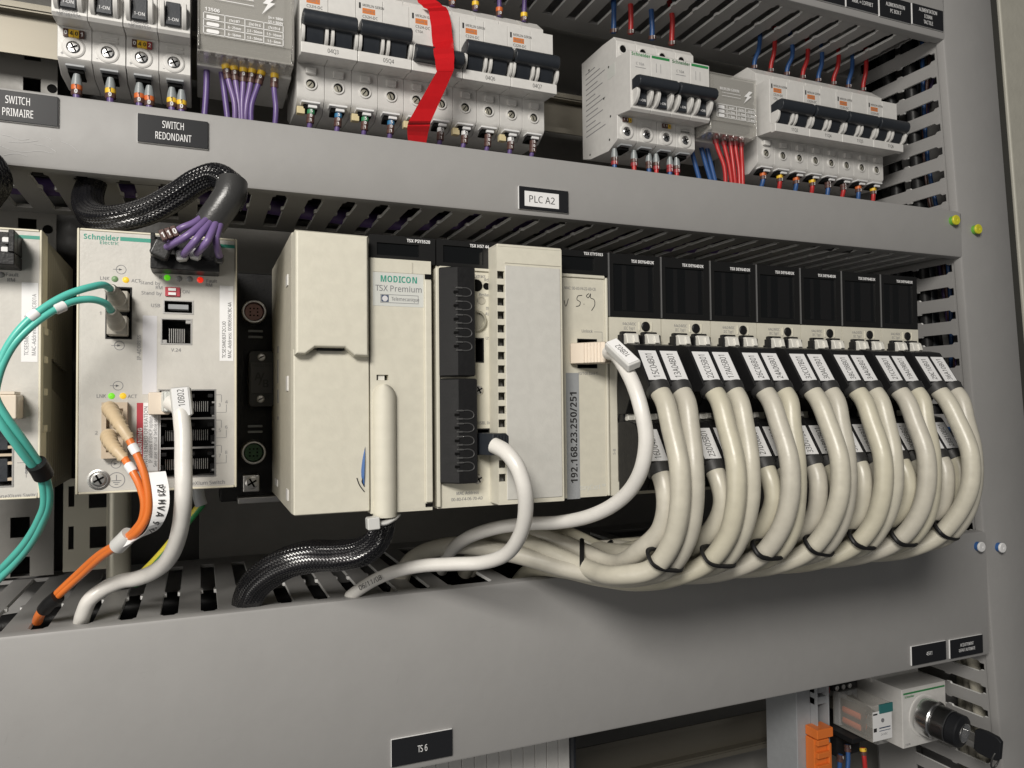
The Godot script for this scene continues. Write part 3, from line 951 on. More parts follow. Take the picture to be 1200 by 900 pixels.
func upper_breakers() -> void:
	var gw := "white two-pole breakers with a label ledge"
	# five breakers in the middle
	var codes := ["04Q3", "05Q4", "04Q5", "04Q6", "04Q7"]
	var amps := ["C3A", "C10A", "C10A", "C3A", "C3A"]
	var labs := ["white two-pole breaker marked 04Q3, leftmost of the five beside the red tape", "white two-pole breaker marked 05Q4, just left of the red tape", "white two-pole breaker with its handle down, under the red tape", "white two-pole breaker marked 04Q6, just right of the red tape", "white two-pole breaker marked 04Q7, rightmost of the five beside the red tape"]
	var proto: Node3D = null
	for i in 5:
		var x0 := -168.0 + 35.6 * i
		var t: Node3D
		if i == 2:
			t = ledge_breaker(x0, 35.6, labs[i], gw, true)
		elif proto == null:
			t = ledge_breaker(x0, 35.6, labs[i], gw)
			proto = t
		else:
			t = bare_copy(proto, Vector3(x0 + 17.8, 250, -165), labs[i])
		ledge_print(t, x0, amps[i], codes[i] if i != 2 else "", 35.6)
	# four on the right
	labs = ["white two-pole breaker beside the clear terminal block, leftmost of the right-hand row of four", "white two-pole breaker, second of the right-hand row of four", "white two-pole breaker, third of the right-hand row of four", "white two-pole breaker beside the upright duct, last of the right-hand row of four"]
	proto = null
	var proto_at := 0
	for i in 4:
		var x0 := 208.0 + 36.3 * i
		var t: Node3D
		if proto == null:
			t = ledge_breaker(x0, 36.3, labs[i], "white two-pole breakers by the upright duct")
			proto = t
		else:
			t = bare_copy(proto, Vector3(x0 + 18.15, 250, -165), labs[i])
		ledge_print(t, x0, "C3A", ["11Q2", "11Q4", "11Q5", "11Q6"][i], 36.3)
	var b := mb()
	# two with green stripes
	labs = ["white two-pole breaker with green stripe and open left side, left of the isolated pair", "white two-pole breaker with green stripe, right of the isolated pair"]
	proto = null
	for i in 2:
		var x0 := 72.2 + 36.3 * i
		var t: Node3D
		if proto == null:
			t = round_breaker(x0, 36.3, labs[i], "white breakers with a green stripe")
			proto = t
		else:
			t = bare_copy(proto, Vector3(x0 + 18.15, 250, -165), labs[i])
		var h := mb()
		h.prism(poly([-88, 299.6, -82, 300.4, -77.5, 299, -75.4, 296, -75.6, 292.6, -78, 290.6, -88, 291.2]), x0 + 0.8, x0 + 35.6, 0.9, at_(Vector3.ZERO, SIDEWAYS), 0.5)
		part("handle", h, M.navy, t)
		b = mb()
		b.bx(x0 + 19.2, x0 + 35.2, 318.6, 320.6, -88.05, -87.9, 0.02)
		part("green_stripe", b, M.leaf_print, t)
		text(t, "Schneider", Vector3(x0 + 9.6, 319.4, -87.9), 2.6, M.leaf_print, Basis(), 0.95, 700)
		text(t, "C 10A", Vector3(x0 + 8.6, 312.4, -87.9), 2.0, M.grey_print)
		b = mb()
		for k in 2: b.bx(x0 + 23 + 4 * k, x0 + 23.3 + 4 * k, 308, 315, -88.05, -87.9, 0.02)
		b.bx(x0 + 4.6, x0 + 13.6, 309.4, 309.8, -88.05, -87.9, 0.02)
		part("symbol", b, M.grey_print, t)
		marker_row(t, Vector3(x0 + 8.4, 276.4, -106.6), "112" if i == 0 else "119", ["marker_brown", "marker_brown", "marker_yellow"], 2.7, 3.4)
		b = mb()
		for k in 2: b.bx(x0 + 22, x0 + 31, 273.6 + 2.4 * k, 274.8 + 2.4 * k, -108.1, -107.5, 0.2)
		part("label_slot", b, M.white, t)
		if i == 0:   # the print on its open side
			b = mb()
			for k in 13:
				var y := 331.0 - k * 4.4
				b.bx(x0 - 0.03, x0 + 0.12, y, y + 0.7, -158, -158.0 + 16 + (k * 7 % 5) * 4.0, 0.02)
			part("side_print", b, M.grey_print, t)
			b = mb()
			b.bx(x0 - 0.05, x0 + 0.2, 312, 322, -122, -110, 0.02)
			part("side_sticker", b, M.clear_sticker, t)
			b = mb()
			for q in [[-152, 333], [-120, 322], [-128, 300], [-118, 282], [-152, 262], [-120, 264]]: b.lathe([[0, 0.05], [1.0, 0.05]], at_(Vector3(x0, q[1], q[0]), Basis(Vector3(0, 1, 0), Vector3(0, 0, 1), Vector3(-1, 0, 0))), 10)
			part("rivet_hole", b, M.hollow, t)
	# two at the far left, cut by the top of the photo
	labs = ["white two-pole breaker tagged 0401, leftmost in the top row", "white two-pole breaker tagged 0402, beside the terminal block 13506"]
	proto = null
	for i in 2:
		var x0 := -303.0 + 35.9 * i
		var t: Node3D
		if proto == null:
			t = round_breaker(x0, 35.7, labs[i], "white breakers with dark levers above SWITCH REDONDANT")
			proto = t
			b = mb()
			for k in 2: b.bx(x0 + 22, x0 + 31.6, 273.4 + 2.6 * k, 274.6 + 2.6 * k, -108.1, -107.4, 0.2)
			part("label_slot", b, M.white, t)
			text(t, "C60H-DC", Vector3(x0 + 8.6, 281.6 - 2.2, -87.9), 1.5, M.grey_print)
			text(t, "MGN61531", Vector3(x0 + 8.6, 281.6 - 4.2, -87.9), 1.5, M.grey_print)
			text(t, "+", Vector3(x0 + 2.6, 263.4, -107.9), 2.6, M.grey_print)
			text(t, "-", Vector3(x0 + 20.6, 263.4, -107.9), 2.6, M.grey_print)
		else:
			t = bare_copy(proto, Vector3(x0 + 17.85, 250, -165), labs[i])
		marker_row(t, Vector3(x0 + 8.6, 275.4, -106.6), "0401" if i == 0 else "0402", ["marker_brown", "marker_yellow", "marker_yellow", "marker_brown" if i == 0 else "marker_red"], 2.75, 4.6)
	# red tape across the third breaker
	b = mb()
	var l: Array = steps([Vector3(-93.5, 334.2, -90.0), Vector3(-91.4, 325.4, -89.0), Vector3(-84.1, 320.6, -88.0), Vector3(-82.4, 298.4, -86.0), Vector3(-85.0, 288.7, -75.6), Vector3(-83.7, 275.4, -74.5), Vector3(-83.0, 274.1, -75.0), Vector3(-99.2, 243.0, -86.0), Vector3(-99.3, 239.9, -90.0), Vector3(-97.2, 233.0, -96.0)], 4)
	var r: Array = steps([Vector3(-81.6, 337.9, -90.0), Vector3(-79.0, 329.1, -89.0), Vector3(-70.3, 323.9, -88.0), Vector3(-68.0, 303.4, -86.0), Vector3(-70.9, 292.3, -75.6), Vector3(-71.4, 278.0, -74.5), Vector3(-71.8, 275.9, -75.0), Vector3(-84.0, 245.1, -86.0), Vector3(-84.0, 241.9, -90.0), Vector3(-84.7, 232.8, -96.0)], 4)
	var rnd := RandomNumberGenerator.new()
	rnd.seed = 4
	for i in l.size():
		var k := rnd.randf_range(-0.7, 0.7)
		l[i] += Vector3(0, 0, k)
		r[i] += Vector3(0, 0, k + rnd.randf_range(-0.5, 0.5))
	b.ribbon(l, r, 0.3)
	single("red_tape", b, M.red_tape, "glossy strip of red tape hanging over the third of the five breakers", "tape")
	terminal_block(-228.0, 57.0, "clear-covered terminal block printed 13506, between the left breakers and the row of five", true)
	terminal_block(146.5, 47.5, "clear-covered terminal block between the isolated pair of breakers and the right-hand row of four", false)


# a copy of a breaker without its own print
func bare_copy(from: Node3D, at: Vector3, label: String) -> Node3D:
	var o: Node3D = from.duplicate()
	for c in o.get_children():
		if c.name.begins_with("wire_marker") or c.name.begins_with("side_") or c.name.begins_with("rivet") or c.name.begins_with("orange_mark") or c.name.begins_with("maker_mark") or c.name.begins_with("green_stripe") or c.name.begins_with("symbol") or c.name.begins_with("handle") and from.get_node_or_null("green_stripe") or c.name.begins_with("lettering") and not from.get_node_or_null("label_slot"):
			o.remove_child(c)
			c.free()
	o.name = number(self, "circuit_breaker")
	o.position = at * S
	add_child(o)
	anchors[o.get_instance_id()] = at
	o.set_meta("label", label)
	return o


func terminal_block(x0: float, w: float, label: String, big: bool) -> void:
	var t := thing("terminal_block", label, "terminal block", Vector3(x0 + w / 2, 262, -165), "clear-covered terminal blocks")
	var b := mb()
	var x1 := x0 + w
	b.bx(x0, x1, 270, 319, -165, -112, 0.6)
	part("housing", b, M.white, t)
	b = mb()
	b.bx(x0 + 2, x1 - 2, 277.5, 316, -111.9, -98, 0.4)
	part("inner_block", b, M.panel_dark, t)
	b = mb()
	var n := 8 if big else 6
	for i in n:
		var x := x0 + 6 + (w - 12) * i / (n - 1)
		b.lathe([[2.2, -6], [2.2, 3], [1.6, 3.6], [0, 3.6]], at_(Vector3(x, 275, -106)), 14)
	part("terminal_screw", b, M.chrome, t)
	b = mb()
	b.bx(x0 + 0.4, x1 - 0.4, 317.4, 318.8, -112, -90.5, 0.4)
	b.bx(x0 + 0.4, x1 - 0.4, 271.2, 272.6, -112, -94, 0.4)
	b.bx(x0 + 0.4, x0 + 1.8, 272.6, 317.4, -112, -90.5, 0.4)
	b.bx(x1 - 1.8, x1 - 0.4, 272.6, 317.4, -112, -90.5, 0.4)
	b.bx(x0 + 1.8, x1 - 1.8, 280, 317.4, -91.9, -90.5, 0.3)
	b.box(Vector3(x0 + w / 2, 276, -93.0), Vector3(w - 4, 8.6, 1.2), 0.3, Basis(Vector3(1, 0, 0), 0.35))
	part("clear_cover", b, M.clear, t)
	# printed label behind the cover's face
	b = mb()
	var lx0 := x0 + (3.0 if big else 6.0)
	var lx1 := x1 - (6.4 if big else 2.0)
	var ly := 280.4 if big else 283.0
	b.bx(lx0, lx1, ly, 316.5, -92.4, -92.15, 0.03)
	part("label_sheet", b, M.label_grey, t)
	b = mb()
	var k := 0.8 if not big else 1.0
	var rows := [0.0, 4.3, 8.6, 12.9]
	for r in rows: b.bx(lx0 + 0.6, lx1 - 0.6, ly + 0.4 + r * k, ly + 0.8 + r * k, -90.45, -90.3, 0.02)
	for c in [0.0, 0.26, 0.51, 0.75, 1.0]:
		var x := lerpf(lx0 + 0.8, lx1 - 0.8, c)
		b.bx(x - 0.2, x + 0.2, ly + 0.4, ly + 0.8 + 12.9 * k, -90.45, -90.3, 0.02)
	b.bx(lx0 + 6, lx0 + (lx1 - lx0) * 0.62, ly + 22.4 * k, ly + 22.8 * k, -90.45, -90.3, 0.02)
	b.bx(lx0 + 6, lx0 + (lx1 - lx0) * 0.62, ly + 25.6 * k, ly + 26.0 * k, -90.45, -90.3, 0.02)
	var bx := lerpf(lx0, lx1, 0.80)
	b.prism(poly([bx + 1.5, ly + 31.5 * k, bx - 3.4, ly + 25.4 * k, bx - 0.4, ly + 25.4 * k, bx - 4, ly + 18.4 * k, bx + 4, ly + 26.6 * k, bx + 1, ly + 26.6 * k, bx + 5, ly + 31.5 * k]), -90.45, -90.3, 0.02)
	part("printed_table", b, M.white_print, t)
	var rows_text := [["(1x) M7", "(3x) Dt 6", "(7x) Dt 4"], ["6 - 25mm", "2.5 - 16mm", "1.5 - 10mm"], ["6 - 16mm", "1.5 - 10mm", "1.5 - 6mm"]]
	for r in 3:
		for c in 3:
			text(t, rows_text[r][c], Vector3(lerpf(lx0, lx1, [0.385, 0.63, 0.87][c]), ly + (11.0 - 4.3 * r) * k, -90.25), 1.45 * k, M.white_print, Basis(), 0.72 if big else 0.6, 700)
	b = mb()
	for r in 3:
		var y := ly + (11.0 - 4.3 * r) * k
		b.prism(rounded(Rect2(lx0 + 2.4, y - 1.1, 7.2 * k, 2.2), 1.0 if r else 0.3), -90.45, -90.3, 0.02)
	part("printed_symbol", b, M.white_print, t)
	text(t, "MERLIN GERIN", Vector3(lerpf(lx0, lx1, 0.34), ly + 29.6 * k, -90.25), 2.7 * k, M.white_print, Basis(), 0.95)
	if big:
		text(t, "13506", Vector3(lx0 + 5.6, ly + 15.6, -90.25), 2.2, M.white_print, Basis(), 1.0, 700)
		text(t, "In = 100A\nUi = 500V", Vector3(lx1 - 5.2, ly + 16.0, -90.25), 1.5, M.white_print, Basis(), 0.85, 700)


# a wire of three parts: insulation, ferrule, marker sleeves
func wire(label: String, group: String, pts: Array, r: float, m: String, marks: Array, chars: String, fer := true, toward := 5.2) -> void:
	var t := thing("wire", label, "wire", pts[0], group)
	var b := mb()
	var rnd := RandomNumberGenerator.new()
	rnd.seed = hash(label)
	for i in range(2, pts.size()):
		pts[i] += Vector3(rnd.randf_range(-1.5, 1.5) * (i - 1), 0, rnd.randf_range(-1.0, 1.0))
	b.tube(curve(pts, 5), r, 10)
	part("insulation", b, M[m], t)
	var d: Vector3 = (pts[1] - pts[0]).normalized()
	var p: Vector3 = pts[0]
	if fer:
		b = mb()
		b.tube([p - d * 6.5, p - d * 3, p + d * 0.5], r, 10, [r * 0.9, r * 1.35, r * 1.55])
		part("ferrule", b, M.ferrule, t)
	for i in marks.size():
		b = mb()
		var a := p + d * (0.2 + i * 3.1)
		b.tube([a, a + d * 0.3, a + d * 2.6, a + d * 2.9], r, 12, [r * 1.15, r * 1.5, r * 1.5, r * 1.15])
		var k := part("wire_marker", b, M[marks[i]], t)
		if i < chars.length():
			var z := d.cross(Vector3(1, 0, 0)).normalized()
			if z.z < 0: z = -z
			var up := z.cross(Vector3(1, 0, 0)).normalized()
			text(k, chars[i], a + d * 1.45 + z * (r * 1.5 + 0.03), r * 1.25, M.black_print if marks[i] in ["marker_yellow", "marker_orange", "marker_white"] else M.white_print, Basis(Vector3(1, 0, 0), up, z), 0.9, 700)


const ORD := ["first", "second", "third", "fourth", "fifth", "sixth", "seventh", "eighth", "ninth", "tenth"]


func wires_above() -> void:
	var z := -112.0
	# under the two left breakers
	var ms := [["marker_orange", "marker_brown"], ["marker_yellow", "marker_brown"], ["marker_orange", "marker_brown"], ["marker_orange", "marker_brown"], ["marker_yellow", "marker_brown"], ["marker_yellow", "marker_brown"]]
	var px: Array = [Vector3(-293.4, 246.9, -112.0), Vector3(-275.7, 247.6, -112.0), Vector3(-260.1, 246.9, -112.0), Vector3(-254.7, 246.1, -112.0), Vector3(-242.1, 246.9, -112.0), Vector3(-236.6, 246.2, -112.0)]
	for i in 6:
		var p: Vector3 = px[i]
		wire("wire with grey ferrule and " + ("orange" if ms[i][0] == "marker_orange" else "yellow") + " marker, " + ORD[i] + " from the left above SWITCH REDONDANT", "wires under the two left breakers", [p, p + Vector3(0, -8, 0.5), p + Vector3(0, -24, -4), p + Vector3(0, -46, -14)], 2.0, "violet_dark", ms[i], "10")
	# violet wires under terminal block 13506
	px = [Vector3(-211.4, 272.6, -110.0), Vector3(-206.4, 272.4, -110.0), Vector3(-200.5, 272.2, -110.0), Vector3(-195.1, 272.3, -110.0), Vector3(-189.4, 271.9, -110.0), Vector3(-181.5, 271.5, -110.0)]
	var ends: Array = [Vector3(-204.7, 237.7, -112.0), Vector3(-202.2, 238.1, -112.0), Vector3(-201.1, 238.2, -112.0), Vector3(-199.1, 238.5, -112.0), Vector3(-197.5, 238.7, -112.0), Vector3(-182.4, 238.6, -112.0)]
	for i in 6:
		var p: Vector3 = px[i]
		var e: Vector3 = ends[i]
		wire("violet wire with yellow marker, " + ORD[i] + " from the left under block 13506", "violet wires under terminal block 13506", [p, p.lerp(e, 0.3), p.lerp(e, 0.7) + Vector3(0, 0, 1), e + Vector3(0, -12, -2)], 1.75, "violet" if i < 4 else "violet_dark", ["marker_yellow", "marker_brown", "marker_brown"], " 0", false)
	for i in 2:
		var b := mb()
		b.tube(curve([[Vector3(-222.4, 282.4, -118.0), Vector3(-215.3, 282.6, -118.0)][i], [Vector3(-222.3, 260.5, -118.0), Vector3(-212.2, 262.1, -118.0)][i], [Vector3(-223.8, 235.6, -118.0), Vector3(-209.1, 235.9, -118.0)][i]], 6), 1.9, 10)
		single("wire", b, M.violet_dark, ["dark violet wire hanging alone at the left of terminal block 13506", "dark violet wire hanging behind the marked wires of terminal block 13506"][i], "wire", "violet wires under terminal block 13506")
	# under and above the five breakers
	var c := ["marker_green", "marker_blue", "marker_green", "marker_blue", "marker_brown", "marker_white", "marker_white", "marker_brown", "marker_white", "marker_brown"]
	var say := ["green", "blue", "green", "blue", "brown", "white", "white", "brown", "white", "brown"]
	for i in 10:
		var cx := -168.0 + 17.8 * (i + 0.5)
		var p := Vector3(cx + 0.6, 251.0, -110.5)
		wire("violet wire with " + say[i] + " marker, " + ORD[i] + " from the left under the five breakers", "violet wires under the five breakers", [p, p + Vector3(-0.5, -6, 0.4), p + Vector3(-0.9, -20, -4), p + Vector3(-1, -40, -10)], 1.7, "violet_dark", [c[i], "marker_brown", "marker_brown"], "501", false)
		if i % 2 == 0:
			var b := mb()
			b.bx(cx - 8.6, cx - 3.4, 247.6, 252.5, -114, -109.6, 0.4)
			single("cable_tag", b, M.marker_cream, "cream tag, " + ORD[i / 2] + " from the left under the five breakers", "tag", "cream tags under the five breakers")
	for i in 5:
		var p: Vector3 = [Vector3(-74.5, 343.1, -116.0), Vector3(-58.6, 343.2, -116.0), Vector3(-40.9, 343.5, -116.0), Vector3(-22.2, 342.7, -116.0), Vector3(-2.3, 342.7, -116.0)][i]
		wire("violet wire with " + ("yellow" if i % 2 == 0 else "orange") + " marker, " + ORD[i] + " from the left above the five breakers", "violet wires above the five breakers", [p, p + Vector3(0, 6, 0.5), p + Vector3(0, 20, 2), p + Vector3(0.5, 50, 2)], 1.75, "violet_dark", ["marker_brown", "marker_yellow" if i % 2 == 0 else "marker_orange"], "0", false)
	# isolated pair: above and below
	for i in 4:
		var p: Vector3 = [Vector3(78.4, 351.3, -122.0), Vector3(90.5, 350.0, -116.0), Vector3(110.4, 348.8, -116.0), Vector3(129.2, 347.9, -116.0)][i]
		wire(("blue" if i % 2 == 0 else "red") + " wire, " + ORD[i] + " from the left above the isolated pair of breakers", "wires above the isolated pair of breakers", [p, p + Vector3(-0.3, 7, 1), p + Vector3(-1, 20, 3), p + Vector3(-3, 44, 2)], 2.1, "blue_wire" if i % 2 == 0 else "red_wire", ["marker_brown"], "1", false)
	for i in 6:
		var p: Vector3 = [Vector3(74.1, 249.2, -116.0), Vector3(91.9, 250.0, -116.0), Vector3(105.8, 249.6, -116.0), Vector3(112.7, 249.7, -116.0), Vector3(125.7, 249.1, -116.0), Vector3(132.3, 249.2, -116.0)][i]
		wire("wire with grey ferrule, " + ORD[i] + " from the left under the isolated pair of breakers", "wires under the isolated pair of breakers", [p, p + Vector3(0, -7, 0), p + Vector3(0, -20, -2), p + Vector3(0, -40, -6)], 1.9, "red_wire" if i % 2 else "blue_wire", ["marker_brown" if i != 4 else "marker_red", "marker_red" if i != 2 else "marker_brown"], "11")
	# red and blue wires beside the second terminal block
	for i in 5:
		var p: Vector3 = [Vector3(162.4, 274.3, -106.0), Vector3(170.5, 273.9, -106.0), Vector3(177.9, 274.2, -106.0), Vector3(183.1, 274.9, -106.0), Vector3(189.3, 274.6, -106.0)][i]
		var e: Vector3 = [Vector3(173.6, 238.2, -106.0), Vector3(180.6, 238.2, -106.0), Vector3(183.2, 238.5, -106.0), Vector3(186.7, 238.1, -106.0), Vector3(191.1, 237.9, -106.0)][i]
		wire("red wire, " + ORD[i] + " from the left in the red bundle under the second terminal block", "red wires under the second terminal block", [p, p.lerp(e, 0.25), p.lerp(e, 0.7) + Vector3(0, 0, 1), e + Vector3(0, -16, 0)], 1.75, "red_wire", ["marker_brown", "marker_red"], "0", false)
	for i in 3:
		var b := mb()
		b.tube(curve([[Vector3(149.5, 278.0, -124.0), Vector3(159.8, 280.8, -124.0), Vector3(165.1, 282.9, -124.0)][i], [Vector3(155.9, 257.2, -124.0), Vector3(165.5, 261.9, -124.0), Vector3(170.0, 266.1, -124.0)][i], [Vector3(160.8, 241.9, -124.0), Vector3(172.1, 243.1, -124.0), Vector3(176.5, 243.6, -124.0)][i]], 6), 1.9, 10)
		single("wire", b, M.blue_wire, ["first", "second", "third"][i] + " blue wire from the left behind the isolated pair of breakers", "wire", "blue wires behind the isolated pair of breakers")
	# right-hand row: above and below
	for i in 8:
		var cx := 208.0 + 18.15 * (i + 0.5)
		var p := Vector3(cx + 1.5, 345.5, -122)
		wire(("blue" if i % 2 == 0 else "red") + " wire, " + ORD[i] + " from the left above the right-hand row of four breakers", "wires above the right-hand breakers", [p, p + Vector3(0, 6, 0.6), p + Vector3(1.6, 16, 3), p + Vector3(2, 40, 3)], 1.9, "blue_wire" if i % 2 == 0 else "red_wire", ["marker_brown"], "1", false)
		p = Vector3(cx, 251.5, -112)
		var mk: String = ["marker_orange", "marker_yellow", "marker_orange", "marker_yellow", "marker_brown", "marker_brown", "marker_orange", "marker_yellow"][i]
		wire(["blue", "red", "blue", "red", "blue", "red", "blue", "red"][i] + " wire with " + mk.substr(7) + " marker, " + ORD[i] + " from the left under the right-hand row of four breakers", "wires under the right-hand breakers", [p, p + Vector3(-0.3, -6, 0.6), p + Vector3(-0.4, -16, -2), p + Vector3(-0.5, -40, -6)], 1.9, "red_wire" if i % 2 else "blue_wire", [mk, "marker_brown"], "12", false)


func ring(b: Mb, p: Vector3, r: float, wd := 0.35) -> void:
	b.lathe([[r - wd / 2, 0], [r - wd / 2, 0.06], [r + wd / 2, 0.06], [r + wd / 2, 0]], at_(p), 28)


func led(t: Node3D, p: Vector3, m: String, r := 1.5) -> void:
	var b := mb()
	b.lathe([[r, 0], [r * 0.9, 0.35], [r * 0.5, 0.7], [0, 0.8]], at_(p), 18)
	part("led_lamp", b, M[m], t)


# an open network socket: hollow behind an opening that the front plate leaves free
func socket(t: Node3D, r: Rect2, z: float, depth: float, metal: bool, called := "network_port") -> Node3D:
	var b := mb()
	b.plate(Rect2(r.position.x + 0.02, r.position.y + 0.02, r.size.x - 0.04, r.size.y - 0.04), [Rect2(r.position.x + 0.7, r.position.y + 0.7, r.size.x - 1.4, r.size.y - 1.4)], z - depth, z + 0.25)
	var s := part(called, b, M.steel if metal else M.black, t)
	b = mb()
	b.bx(r.position.x, r.end.x, r.position.y, r.end.y, z - depth - 0.5, z - depth, 0.05)
	part("port_back", b, M.hollow, s)
	return s


func flat_mark(t: Node, r: Rect2, z: float, m: String, called: String, th := 0.12) -> MeshInstance3D:
	var b := mb()
	b.bx(r.position.x, r.end.x, r.position.y, r.end.y, z - 0.02, z + th, 0.03)
	return part(called, b, M[m], t)


func switches() -> void:
	# ---- right switch
	var z := -30.0
	var t := thing("network_switch", "beige network switch with orange, white and teal cables plugged in, below SWITCH REDONDANT", "network switch", Vector3(-244.6, 13.5, -141), "beige network switches")
	var body := Rect2(-281.8, 13.6, 74.0, 131.2)
	var ports: Array = [Rect2(-244.4, 88.0, 14.8, 13.6), Rect2(-243.3, 103.8, 14.4, 7.3), Rect2(-269.3, 90.2, 11.8, 26.3), Rect2(-245.4, 19.8, 27.4, 45.4)]
	var b := mb()
	var inner := Rect2(body.position.x + 1.2, body.position.y + 1.2, body.size.x - 2.4, body.size.y - 2.4)
	b.plate(inner, ports, z - 1.5, z)
	part("front_plate", b, M.switch_face, t)
	b = mb()
	b.edge = mb()
	b.prism(rounded(body, 2.0), -141, z - 13.5, 0.4)
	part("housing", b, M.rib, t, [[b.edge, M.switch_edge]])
	b = mb()
	for q in [[body.position.x, body.position.x + 1.2, body.position.y, body.end.y], [body.end.x - 1.2, body.end.x, body.position.y, body.end.y], [inner.position.x, inner.end.x, body.end.y - 1.2, body.end.y], [inner.position.x, inner.end.x, body.position.y, body.position.y + 1.2]]:
		b.bx(q[0], q[1], q[2], q[3], z - 14, z + 0.5, 0.5)
	part("front_rim", b, M.switch_edge, t)
	switch_marks(t, 0.0, z)
	# terminal block with violet wires
	var r: Rect2 = Rect2(-248.4, 124.2, 31.7, 17.9)
	b = mb()
	b.bx(r.position.x, r.end.x, r.position.y, r.position.y + 5.5, z, -15, 0.4)
	b.bx(r.position.x, r.end.x, r.position.y + 5.5, r.position.y + 8, z, -17, 0.4)
	b.bx(r.position.x, r.end.x, r.position.y + 8, r.end.y, z, -24, 0.4)
	b.bx(r.position.x, r.position.x + 2, r.position.y + 8, r.end.y, -24, -16, 0.3)
	b.bx(r.end.x - 2, r.end.x, r.position.y + 8, r.end.y, -24, -16, 0.3)
	part("terminal_plug", b, M.black, t)
	# ports
	socket(t, ports[0], z, 9, true)
	r = ports[0]
	b = mb()
	for k in 8: b.bx(r.get_center().x - 3.6 + k * 1.0, r.get_center().x - 3.2 + k * 1.0, r.position.y + 1.4, r.end.y - 5, z - 7, z - 4, 0.05)
	b.bx(r.position.x + 0.7, r.position.x + 3, r.position.y + 0.7, r.position.y + 2.4, z - 5, z - 0.2, 0.1)
	b.bx(r.end.x - 3, r.end.x - 0.7, r.end.y - 2.6, r.end.y - 0.7, z - 5, z - 0.2, 0.1)
	part("contact", b, M.steel, t)
	socket(t, ports[1], z, 9, true, "data_port")
	r = ports[1]
	b = mb()
	b.bx(r.position.x + 2.4, r.end.x - 2.4, r.position.y + 2.6, r.end.y - 2.2, z - 8, z - 1.0, 0.2)
	part("port_tongue", b, M.grey_block, t)
	r = ports[2]
	socket(t, r, z, 6, false, "fibre_port")
	b = mb()
	b.bx(r.position.x + 2.6, r.end.x - 2, r.get_center().y - 1.2, r.get_center().y + 1.6, z - 6, z - 0.6, 0.2)
	part("port_bar", b, M.black, t)
	r = ports[3]
	socket(t, r, z, 12, true)
	b = mb()
	var d := mb()
	for i in 2:
		for j in 3:
			var cx := r.position.x + r.size.x * (0.26 + 0.48 * i)
			var cy := r.position.y + r.size.y * (0.17 + 0.33 * j)
			for k in 8: d.bx(cx - 4 + k * 1.0, cx - 3.7 + k * 1.0, cy - 4, cy + 1.5, z - 9, z - 6, 0.05)
			for s in [-1, 1]:
				b.bx(cx + s * 5.4 - 0.9, cx + s * 5.4 + 0.9, cy - 5.4, cy - 1.2, z - 9, z - 0.6, 0.1)
				b.bx(cx + s * 4.4 - 1.2, cx + s * 4.4 + 1.2, cy + 3.4, cy + 5.2, z - 9, z - 0.6, 0.1)
	for j in 2:
		var y := r.position.y + r.size.y * (j + 1) / 3.0
		d.bx(r.position.x + 0.7, r.end.x - 0.7, y - 0.5, y + 0.5, z - 4, z - 0.1, 0.1)
	for j in 6: d.bx(r.end.x - 2.0, r.end.x - 0.6, r.position.y + 3 + j * 7, r.position.y + 4 + j * 7, z - 3, z + 0.1, 0.1)
	part("port_frame", b, M.black, t, [[d, M.steel]])
	# lower fibre port with its beige housing
	r = Rect2(-270.2, 31.1, 11.2, 27.5)
	b = mb()
	b.plate(r, [Rect2(r.position.x + 2, r.position.y + 3, r.size.x * 0.66, r.size.y * 0.42), Rect2(r.position.x + 2, r.position.y + r.size.y * 0.53, r.size.x * 0.66, r.size.y * 0.36)], z, -25)
	b.bx(r.position.x + 1, r.end.x - 1, r.position.y + 1, r.end.y - 1, z, -28.5, 0.2)
	b.bx(r.position.x + 2, r.position.x + r.size.x * 0.66, r.position.y + r.size.y * 0.45, r.position.y + r.size.y * 0.53, -29, -24.6, 0.2)
	part("fibre_port", b, M.port_beige, t)
	# earth screw and symbol
	b = mb()
	d = mb()
	b.lathe([[5.0, 0], [5.0, 0.5], [4.2, 0.7], [4.0, 0.4], [0, 0.4]], at_(Vector3(-271.8, 20.6, -30.0)), 24)
	screw_head(b, d, Vector3(-271.7, 20.7, -29.2), 3.4)
	part("earth_screw", b, M.steel, t, [[d, M.hollow]])
	b = mb()
	var p: Vector3 = Vector3(-264.0, 20.0, -30.0)
	ring(b, p, 3.7)
	b.bx(p.x - 0.2, p.x + 0.2, p.y - 0.2, p.y + 2.6, z, z + 0.08, 0.02)
	for k in 3: b.bx(p.x - 2.2 + k * 0.7, p.x + 2.2 - k * 0.7, p.y - 0.5 - k * 0.9, p.y - 0.1 - k * 0.9, z, z + 0.08, 0.02)
	part("earth_symbol", b, M.grey_print, t)
	# stickers
	r = Rect2(-216.3, 80.0, 6.7, 39.6)
	var st := flat_mark(t, r, z, "white_label", "address_sticker")
	text(st, "TCSESM083F2CU0", Vector3(r.position.x + 2.1, r.position.y + 1.4, z + 0.16), 1.55, M.black_print, UPRIGHT, 1.0, 400, "Droid Sans", 0)
	text(st, "MAC-Address: 0080636CBC4A", Vector3(r.position.x + 4.9, r.position.y + 1.4, z + 0.16), 1.55, M.black_print, UPRIGHT, 0.92, 400, "Droid Sans", 0)
	flat_mark(t, Rect2(-252.6, 62.6, 6.6, 39.9), z, "pale_sticker", "blank_sticker")
	r = Rect2(-255.1, 23.9, 10.9, 34.4)
	st = flat_mark(t, r, z, "white_label", "warning_sticker")
	flat_mark(st, Rect2(r.position.x, r.position.y, r.size.x * 0.27, r.size.y), z + 0.12, "red_print", "red_band", 0.06)
	text(st, "WARNING", Vector3(r.position.x + r.size.x * 0.14, r.position.y + r.size.y * 0.44, z + 0.22), 2.0, M.white_print, UPRIGHT, 1.0, 700)
